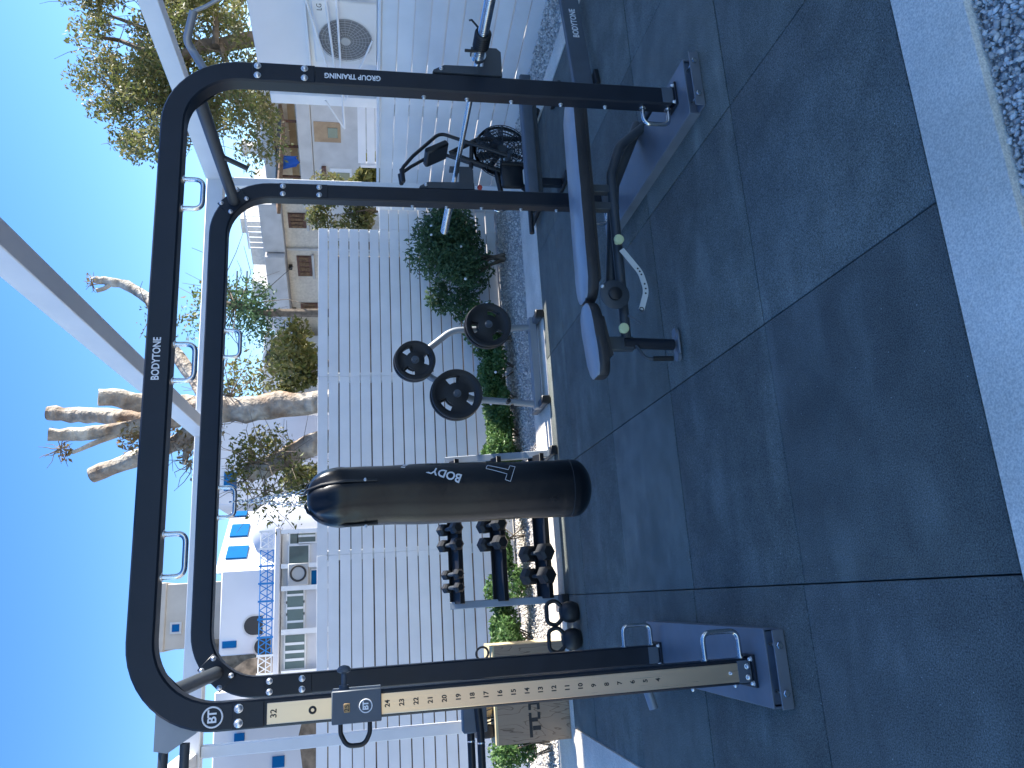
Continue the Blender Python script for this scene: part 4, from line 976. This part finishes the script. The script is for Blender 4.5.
# right hand wing with recess, arched window and terrace
m_ = MB(); lbox(m_, FAp, dF, nF, -4.6, -.35, -.1, 3.02, .001, .9, .01); m_.build('front_wing', 'cement', hs)
m_ = MB(); lbox(m_, FAp, dF, nF, -4.6, -.62, 3.03, 3.42, .70, .95, .02); m_.build('terrace_parapet', 'cement', hs)
w_ = MB(); a, b = (330, 152), (352, 181); fbox(w_, a, b, .901, .93); w_ = w_.build('window', 'post', hs)
fbox(MB(), (333, 156), (350, 178), .931, .945).build('pane', 'glass', w_)
w_ = MB(); fbox(w_, (322, 150), (328, 184), .901, 1.02); w_.build('window_hood', 'brown', hs)
w_ = MB(); fbox(w_, (314, 106), (341, 127), .901, .92); w_ = w_.build('recess', 'tan', hs); fbox(MB(), (328, 112), (338, 122), .921, .94).build('pane', 'glass', w_)
m_ = MB(); fbox(m_, (286, 100), (300, 186), .001, .04); m_.build('terrace_wall', 'tan', hs)
m_ = MB(); (ta, za), (tb, zb_) = fp(282, 102), fp(277, 190)
p0 = V((FAp[0], FAp[1], za+.02))+dF*ta; p1 = V((FAp[0], FAp[1], zb_))+dF*tb
m_.add([p0+nF*.1, p1+nF*.1, p1+nF*1.3-V((0, 0, .18)), p0+nF*1.3-V((0, 0, .18)), p0+nF*.1+V((0, 0, .09)), p1+nF*.1+V((0, 0, .09)), p1+nF*1.3-V((0, 0, .08)), p0+nF*1.3-V((0, 0, .08))], [(0, 1, 2, 3), (7, 6, 5, 4), (0, 4, 5, 1), (1, 5, 6, 2), (2, 6, 7, 3), (3, 7, 4, 0)])
m_.build('reed_canopy', 'reed', hs)
for y in (110, 135, 165):
    ta, za = fp(292, y); m_ = MB(); lbox(m_, FAp, dF, nF, ta-.03, ta+.03, 3.03, 4.1, .62, .68); m_.build('canopy_post', 'brown', hs)
m_ = MB(); lbox(m_, FAp, dF, nF, -4.6, -.35, 4.16, 4.50, -5, .25, .02); lbox(m_, FAp, dF, nF, -2.4, -1.4, 4.5, 4.75, -3, -.4, .02); m_.build('upper_parapet', 'cement', hs)
m_ = MB(); ta, za = fp(260, 162); lbox(m_, FAp, dF, nF, ta-.14, ta+.14, 4.75, 5.15, -1., -.7, .02); lbox(m_, FAp, dF, nF, ta-.2, ta+.2, 5.15, 5.25, -1.06, -.64, .02); m_.build('chimney', 'cement', hs)
tw = MB(); ta, za = fp(289, 146); vs = []; fs = []
for i in range(9):
    for j in range(5): vs.append(V((FAp[0], FAp[1], 0))+dF*(ta-.25+.5*i/8*(1-.08*j))+nF*(.97+.03*math.sin(i*1.4+j*.5))+V((0, 0, 3.46+.5*(1-j/4)+.05*math.sin(i))))
for i in range(8):
    for j in range(4): fs.append((i*5+j, i*5+j+1, i*5+j+6, i*5+j+5))
tw.add(vs, fs); tw = tw.build('towel', 'cloth'); tag(tw, 'blue towel hanging on the terrace of the stone house', 'towel')
md = tw.modifiers.new('thickness', 'SOLIDIFY'); md.thickness = .015

# ------------------------------------------------------------------ white houses (left background)
class Fac:                                                # a facade parallel to the fence at distance Y
    def __init__(s, Y): s.Y = Y
    def box(s, mb, a, b, o0, o1, bev=0.):
        p, q = at(*a, s.Y), at(*b, s.Y); return mb.rng(min(p.x, q.x), max(p.x, q.x), s.Y-o1, s.Y-o0, min(p.z, q.z), max(p.z, q.z), bev)
p1 = Fac(25.0)
ph = thing('porch_house', 'white house with a glazed porch and roof terrace with blue railing behind the fence', 'house', (0, 25, 0))
a, b = at(281, 531, 25), at(281, 672, 25)
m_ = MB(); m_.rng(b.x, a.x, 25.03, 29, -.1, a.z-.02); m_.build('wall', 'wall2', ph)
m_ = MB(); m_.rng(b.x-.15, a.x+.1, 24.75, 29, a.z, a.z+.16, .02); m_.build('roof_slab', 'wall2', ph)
for (x0, y0, x1, y1, mm, bars) in ((290, 530, 297, 543, 'glass', 0), (298, 530, 315, 541, 'glass', 1), (289, 546, 308, 562, 'glass', 0), (289, 567, 308, 585, 'glass', 0), (287, 588, 303, 601, 'glass', 1), (287, 602, 303, 613, 'glass', 1), (287, 614, 303, 628, 'glass', 1), (285, 635, 304, 667, 'glass', 3), (311, 570, 318, 584, 'blue', 0)):
    w_ = MB(); p1.box(w_, (x0-1.2, y0-1.2), (x1+1.2, y1+1.2), -.028, .05); w_ = w_.build('window', 'post', ph)
    q = MB(); p1.box(q, (x0, y0), (x1, y1), .051, .06); q.build('pane', mm, w_)
    if bars:
        q = MB()
        for k in range(bars):
            yy = y0+(y1-y0)*(k+1)/(bars+1); p1.box(q, (x0, yy-.6), (x1, yy+.6), .061, .09)
        q.build('glazing_bar', 'post', w_)
for y in (531, 565, 587, 630, 671):
    q = MB(); p1.box(q, (281.5, y-.9), (330, y+.9), .10, .25); q.build('porch_post', 'post', ph)
ac2 = MB(); c = at(298, 573, 24.85); ac2.rng(c.x-.35, c.x+.3, 24.72, 24.93, c.z-.3, c.z+.3, .02); ac2 = ac2.build('condenser', 'acg', ph); MB().ring((c.x, 24.71, c.z), (0, 1, 0), .22, .03, 24, 6).build('fan_ring', 'dark', ac2)
# roof railing: blue lattice between white posts
zr0, zr1 = a.z+.16, at(259, 600, 24.8).z
for k in range(9):
    x0 = b.x+(a.x-b.x)*k/8; MB().rng(x0-.03, x0+.03, 24.79, 24.85, zr0+.001, zr1+.05).build('rail_post', 'post' if k in (0, 1, 7, 8) else 'railblue', ph)
for k in range(8):
    x0 = b.x+(a.x-b.x)*k/8+.035; x1 = b.x+(a.x-b.x)*(k+1)/8-.035; l_ = MB(); xm = (x0+x1)/2
    for (u0, v0, u1, v1) in ((x0, zr0+.05, xm, zr1), (xm, zr0+.05, x0, zr1), (xm, zr0+.05, x1, zr1), (x1, zr0+.05, xm, zr1), (x0, zr0+.05, x1, zr0+.05), (x0, zr1, x1, zr1), (x0, (zr0+zr1)/2, x1, (zr0+zr1)/2)):
        l_.cyl((u0, 24.82, v0), (u1, 24.82, v1), .016, 6)
    l_.build('lattice_panel', 'post' if k in (0, 7) else 'railblue', ph)
p2 = Fac(28.0)
wh = thing('white_block_house', 'big whitewashed house with arched openings above the glazed porch', 'house', (0, 28, 0))
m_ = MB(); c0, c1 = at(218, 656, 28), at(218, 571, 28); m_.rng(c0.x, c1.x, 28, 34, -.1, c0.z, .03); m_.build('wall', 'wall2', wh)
def arch_open(mb, cx, zc, r, Y, o):
    poly = [(-r, -r*1.0), (r, -r*1.0)]+[(r*math.cos(math.pi*k/12), r*math.sin(math.pi*k/12)) for k in range(13)]
    mb.prism(poly, (cx, Y-o, zc), (1, 0, 0), (0, 0, 1), (0, -.02, 0)); return mb
for (x, y, r) in ((253, 625, .30), (262, 646, .26)):
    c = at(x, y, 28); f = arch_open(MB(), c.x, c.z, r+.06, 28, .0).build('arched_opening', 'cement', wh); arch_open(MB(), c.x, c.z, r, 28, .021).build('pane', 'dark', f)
w_ = MB(); p2.box(w_, (222, 641), (236, 647), .001, .05); w_.build('shutter', 'blue', wh)
# sunlit wing at its right, turned to the sun, with blue shutters and a rounded end
c2 = at(246, 571, 28); c3 = at(246, 500, 28)
m_ = MB(); zt = at(214, 530, 28).z; vs = [(c2.x+.01, 28.3, -.1), (c3.x, 31.2, -.1), (c3.x, 34, -.1), (c2.x+.01, 34, -.1)]; vs += [(x, y, zt) for x, y, z in vs]
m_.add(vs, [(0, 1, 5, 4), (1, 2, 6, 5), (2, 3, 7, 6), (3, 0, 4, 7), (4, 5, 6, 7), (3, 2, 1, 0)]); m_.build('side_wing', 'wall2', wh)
pw = (c2.x+.01, 28.3); dw = _n([c3.x-c2.x, 2.9]); dW = V((dw[0], dw[1], 0)); nW = V((dw[1], -dw[0], 0))
for a_, b_ in (((232, 525), (247, 536)), ((228, 547), (246, 558)), ((232, 512), (246, 516))):
    (ta, za), (tb, zb_) = on_plane(*a_, pw, dw), on_plane(*b_, pw, dw); w_ = MB(); lbox(w_, pw, dW, nW, min(ta, tb), max(ta, tb), min(za, zb_), max(za, zb_), .002, .06); w_.build('shutter', 'blue', wh)
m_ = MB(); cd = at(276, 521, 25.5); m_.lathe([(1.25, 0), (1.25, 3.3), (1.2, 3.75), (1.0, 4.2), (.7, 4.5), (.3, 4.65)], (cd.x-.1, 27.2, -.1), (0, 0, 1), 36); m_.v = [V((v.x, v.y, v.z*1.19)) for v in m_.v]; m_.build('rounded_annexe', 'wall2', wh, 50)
tw_ = thing('beige_tower', 'square beige rendered tower with one small window behind the white houses', 'tower', (0, 38, 0))
q0, q1 = at(161, 650, 38), at(161, 584, 38); m_ = MB(); m_.rng(q0.x, q1.x, 38, 42, -.1, q1.z, .03); m_.build('wall', 'tower', tw_)
m_ = MB(); m_.rng(q0.x-.08, q1.x+.08, 37.92, 42.08, q1.z-.25, q1.z+.12, .04); m_.build('cornice', 'tower', tw_)
w_ = MB(); Fac(38.).box(w_, (170, 622), (181, 633), .001, .06); w_ = w_.build('window', 'cement', tw_); q = MB(); Fac(38.).box(q, (172, 624), (179, 631), .061, .08); q.build('pane', 'blue', w_)
def ridge(name, lab, pts, Y, depth):
    t = MB(); n = len(pts); vs = []
    for (x, y) in pts: p = at(x, y, Y); vs.append((p.x, Y, p.z))
    for (x, y, z) in list(vs): vs.append((x, y, -.1))
    for (x, y, z) in vs[:n]: vs.append((x, Y+depth, z*.95))
    fs = []
    for i in range(n-1): fs += [(n+i, n+i+1, i+1, i), (i, i+1, 2*n+i+1, 2*n+i)]
    t.add(vs, fs); o = t.build(name, 'rock', smooth=30); return o
o = ridge('stone_wall', '', [(196, 640), (191, 648), (184, 653), (188, 658), (183, 664), (200, 670), (204, 684)], 36, 3); tag(o, 'ragged brown dry stone wall left of the beige tower', 'stone wall')
o = ridge('stone_wall', '', [(268, 655), (246, 659), (240, 663), (233, 668), (235, 676), (229, 683), (233, 692)], 27, 1); tag(o, 'brown rocky wall below the white block house, behind the rear arch corner', 'stone wall')
lh = thing('left_white_house', 'white house with bright blue shutters seen beside the left pergola post', 'house', (-3, 24, 0))
p3 = Fac(24.)
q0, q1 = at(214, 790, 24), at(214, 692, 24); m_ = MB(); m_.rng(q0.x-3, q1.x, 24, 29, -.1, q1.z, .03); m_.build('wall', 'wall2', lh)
for a_, b_ in (((237, 680), (247, 693)), ((272, 678), (288, 692)), ((234, 733), (244, 742)), ((272, 756), (284, 766))):
    w_ = MB(); p3.box(w_, a_, b_, .001, .05); w_.build('shutter', 'blue', lh)
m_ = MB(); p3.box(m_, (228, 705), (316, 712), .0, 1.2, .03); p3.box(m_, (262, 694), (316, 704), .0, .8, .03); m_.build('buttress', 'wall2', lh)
m_ = MB(); p3.box(m_, (289, 690), (299, 700), .81, .85); m_.build('blue_gate', 'blue', lh)
o = ridge('stone_wall', '', [(302, 688), (300, 700), (303, 715), (298, 735), (302, 768), (300, 790)], 20, 1); tag(o, 'brown stone wall with weeds just above the fence at the far left', 'stone wall')
# grey outbuilding and bright wall seen between the trees
ob = thing('grey_outbuilding', 'low grey and white outbuilding between the stone house and the big pollarded tree', 'house', (8, 27, 0))
m_ = MB(); q0, q1 = at(262, 396, 27), at(262, 335, 27); m_.rng(q0.x, q1.x, 27, 30, -.1, q0.z, .02); m_.build('wall', 'cement', ob)
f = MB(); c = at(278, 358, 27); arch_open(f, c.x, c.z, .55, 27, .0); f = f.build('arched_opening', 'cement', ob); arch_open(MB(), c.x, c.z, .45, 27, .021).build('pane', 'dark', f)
m_ = MB(); q = at(290, 362, 26.8); m_.rng(q.x-1.3, q.x+1.1, 25.9, 26.95, q.z-.15, q.z+.05, .03); m_.build('step_roof', 'wall2', ob)
bw = thing('bright_house', 'bright white house wall behind the leaning pollarded trunk', 'house', (4.5, 33, 0))
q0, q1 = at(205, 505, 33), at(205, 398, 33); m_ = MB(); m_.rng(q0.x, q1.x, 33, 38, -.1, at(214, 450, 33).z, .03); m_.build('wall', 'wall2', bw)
m_ = MB(); Fac(33.).box(m_, (224, 472), (236, 490), .001, .06); m_.build('shutter', 'blue', bw)
# power pole and wires are thin lines by the stone house
up = thing('utility_pole', 'thin dark utility pole with crossarms beside the roof of the stone house', 'utility pole', (12, 36, 0))
c = at(236, 291, 34); m_ = MB(); m_.cyl((c.x, 34, -.1), (c.x, 34, c.z+1.4), .07, 8); m_.build('pole', 'dark', up)
for x in (236, 246): p = at(x, 291, 34); MB().cyl((p.x-1.0, 34, p.z), (p.x+1.0, 34, p.z), .035, 6).build('crossarm', 'dark', up)

# ------------------------------------------------------------------ trees
YTR = 12.0
def tp(x, y, dy=0.): return at(x, y, YTR+dy)
bt = thing('pollarded_tree', 'large pollarded tree with pale bare cut limbs rising above the fence', 'tree', (3.15, YTR, 0))
tk = MB(); b0 = tp(317, 402); limb(tk, [V((b0.x+.15, YTR, -.1)), b0, tp(280, 404), tp(245, 410), tp(215, 408), tp(190, 412)], .19, .20, 14, .11)
tk.build('trunk', 'bark', bt)
def cutlimb(pts, r0, r1, par, dy=0):
    m_ = MB(); limb(m_, pts, r0, r1, 11, .11); o = m_.build('limb', 'bark', par)
    e = V(pts[-1]); d = (e-V(pts[-2])).normalized(); MB().lathe([(r1*.9, 0), (r1*.2, .004)], e+d*.002, tuple(d), 11).build('cut_face', 'tan', o)
    return o
cutlimb([tp(195, 405), tp(165, 403), tp(140, 402, -.2), tp(120, 398, -.3), tp(98, 397, -.4)], .16, .128, bt)
cutlimb([tp(195, 412), tp(160, 418), tp(130, 418, .1), tp(95, 415, .2), tp(70, 414, .3), tp(47, 413, .3)], .13, .108, bt)
cutlimb([tp(185, 416), tp(150, 424, -.1), tp(115, 430, -.2), tp(80, 434, -.3), tp(48, 434, -.4)], .12, .085, bt)
cutlimb([tp(130, 428, -.1), tp(100, 440, -.3), tp(72, 452, -.4)], .055, .03, bt)
cutlimb([tp(205, 415), tp(180, 440, .2), tp(150, 452, .4), tp(122, 463, .5), tp(91, 475, .6)], .14, .118, bt)
cutlimb([tp(215, 405), tp(195, 380, .2), tp(172, 348, .4), tp(150, 300, .6), tp(125, 284, .7), tp(108, 281, .7), tp(95, 279, .7)], .12, .06, bt)
cutlimb([tp(112, 282, .7), tp(104, 288, .7), tp(96, 290, .7)], .045, .035, bt)
cutlimb([tp(200, 436, .1), tp(186, 452, .1), tp(184, 464, .1)], .05, .04, bt)
tw = MB()
for (x, y, n, L) in ((140, 430, 16, .45), (60, 448, 14, .30), (92, 284, 10, .2), (170, 440, 14, .5), (205, 420, 18, .55), (190, 462, 14, .5), (230, 395, 20, .7), (215, 380, 14, .6), (150, 310, 10, .5)): twigs(tw, tp(x, y), n, L, .010)
tw.build('twigs', 'bark2', bt)
def tcl(l, dy=0.):
    return [((lambda p: (p.x, p.y+random.uniform(-.35, .35), p.z))(tp(x, y, dy)), (r, r*.9, r*.8), n) for x, y, r, n in l]
leaves('foliage', tcl([(126, 432, .26, 150), (138, 441, .26, 130), (60, 450, .15, 60), (92, 283, .10, 20), (180, 430, .36, 170), (200, 425, .42, 200), (195, 455, .36, 110), (213, 412, .3, 90), (150, 395, .15, 30)]), .08, 'leaf_dry', bt)
leaves('foliage', tcl([(245, 375, .5, 210), (262, 385, .45, 170), (232, 390, .45, 150), (278, 372, .42, 150), (190, 320, .5, 80), (150, 318, .34, 45), (215, 300, .5, 80), (280, 345, .34, 70)], .8), .095, 'leaf_olive', bt)
lt_ = thing('leaning_tree', 'leaning pollarded trunk with thin leafy shoots, left of the big pollarded tree', 'tree', (2.4, 12.3, 0))
m_ = MB(); p0 = at(317, 443, 12.3); limb(m_, [V((p0.x+.3, 12.3, -.1)), p0, at(292, 453, 12.3), at(268, 466, 12.3), at(247, 475, 12.3)], .21, .13, 13, .07); m_.build('trunk', 'bark', lt_)
m_ = MB(); e = at(246, 475.5, 12.3); d = (e-at(268, 466, 12.3)).normalized(); m_.lathe([(.115, 0), (.03, .01)], e+d*.005, tuple(d), 12); m_.build('cut_face', 'yellow', lt_)
tw = MB()
for (x, y, n, L) in ((255, 462, 24, .8), (275, 460, 20, .8), (245, 480, 14, .5), (290, 470, 16, .9), (265, 490, 14, .8)): twigs(tw, at(x, y, 12.2), n, L, .009)
tw.build('twigs', 'bark2', lt_)
def lcl(l): return [((lambda p: (p.x, p.y+random.uniform(-.3, .3), p.z))(at(x, y, 12.2)), (r, r*.9, r*.8), n) for x, y, r, n in l]
leaves('foliage', lcl([(245, 455, .38, 210), (258, 445, .4, 230), (272, 447, .42, 200), (238, 470, .26, 130), (252, 492, .36, 60), (272, 485, .5, 90), (290, 490, .46, 80), (285, 505, .45, 50), (295, 470, .34, 70), (262, 508, .4, 40)]), .08, 'leaf_yellow', lt_)
leaves('foliage', lcl([(250, 452, .42, 110), (265, 448, .42, 110), (262, 485, .5, 80), (292, 480, .5, 80), (280, 500, .55, 60)]), .08, 'leaf_olive', lt_)
shrub('roadside_bush', 'yellow green roadside bush right of the big pollarded trunk', 'bush', at(292, 362, 15), (.9, .8, .75), 2600, .13, 'leaf_yellow', 6, 12)
shrub('roadside_bush', 'dusty dark bush left of the leaning trunk, behind the fence top', 'bush', at(306, 484, 14), (.55, .5, .45), 1800, .10, 'leaf_olive', 5, 9)
dt = thing('dark_tree', 'dark leafy tree with thin trunk in front of the stone house roof', 'tree', (9, 25, 0))
def dcl(l): return [((lambda p: (p.x, p.y+random.uniform(-.6, .6), p.z))(at(x, y, 23)), (r, r*.9, r*.9), n) for x, y, r, n in l]
leaves('crown', dcl([(240, 290, .8, 190), (252, 300, .8, 210), (236, 312, .8, 170), (250, 322, .75, 190), (262, 290, .5, 90), (258, 312, .6, 140), (226, 300, .7, 130), (215, 285, .6, 120), (205, 305, .6, 110), (190, 320, .6, 70), (268, 335, .5, 160), (245, 300, 1.0, 420), (255, 318, .9, 300)]), .135, 'leaf_deep', dt)
m_ = MB(); p = at(262, 312, 23); limb(m_, [V((p.x, 23, -.1)), p, at(240, 306, 23), at(215, 300, 23), at(198, 296, 23)], .15, .03, 8); twigs(m_, at(235, 305, 23), 24, 2.2, .02); m_.build('trunk', 'bark2', dt)
rt = thing('leafy_tree', 'tall loose leafy tree with brown green crown at the upper right of the rig', 'tree', (9.9, 13.6, 0))
YR = 13.5
m_ = MB(); p = at(250, 40, YR); limb(m_, [V((p.x+.2, YR, -.1)), p, at(205, 45, YR), at(170, 60, YR), at(130, 70, YR+.4)], .20, .05, 10)
for pts in ([(205, 45), (150, 30), (95, 10)], [(190, 50), (180, 95), (165, 130)], [(220, 45), (235, 90), (240, 125)], [(170, 60), (120, 40), (90, 35)], [(215, 45), (215, 5), (190, -30)], [(180, 90), (140, 100), (125, 110)], [(230, 90), (200, 120), (180, 140)]):
    limb(m_, [at(x, y, YR+random.uniform(-.5, .5)) for x, y in pts], .07, .02, 7)
for x in range(80, 260, 18):
    for y in range(0, 150, 24):
        if x < 78+max(0, y-10)*.35 or (x > 195 and y > 120): continue
        twigs(m_, at(x, y, YR+random.uniform(-.8, .8)), 2, .9, .010)
m_.build('trunk', 'bark2', rt)
cl = []
random.seed(11)
outline = lambda y: 70+max(0, (y-20))*.25+max(0, y-110)*.9+8*math.sin(y*.21)
k = 0
while k < 165:
    x, y = random.uniform(62, 272), random.uniform(-45, 152)
    if x < outline(y) or (y > 125 and x > 205 and random.random() < .7) or (x > 240 and y < 60): continue
    if random.random() < .12: continue
    p = at(x, y, YR+random.uniform(-1.3, 1.3)); r = random.uniform(.22, .50); cl.append(((p.x, p.y, p.z), (r, r, r*.75), int(185*r/.35))); k += 1
leaves('crown', cl, .09, 'leaf_olive', rt)
cl2 = []
for k in range(34):
    x, y = random.uniform(110, 250), random.uniform(-20, 110); p = at(x, y, YR+random.uniform(-1, 1)); r = random.uniform(.2, .4); cl2.append(((p.x, p.y, p.z), (r, r, r*.75), int(90*r/.35)))
leaves('crown', cl2, .10, 'leaf_yellow', rt)
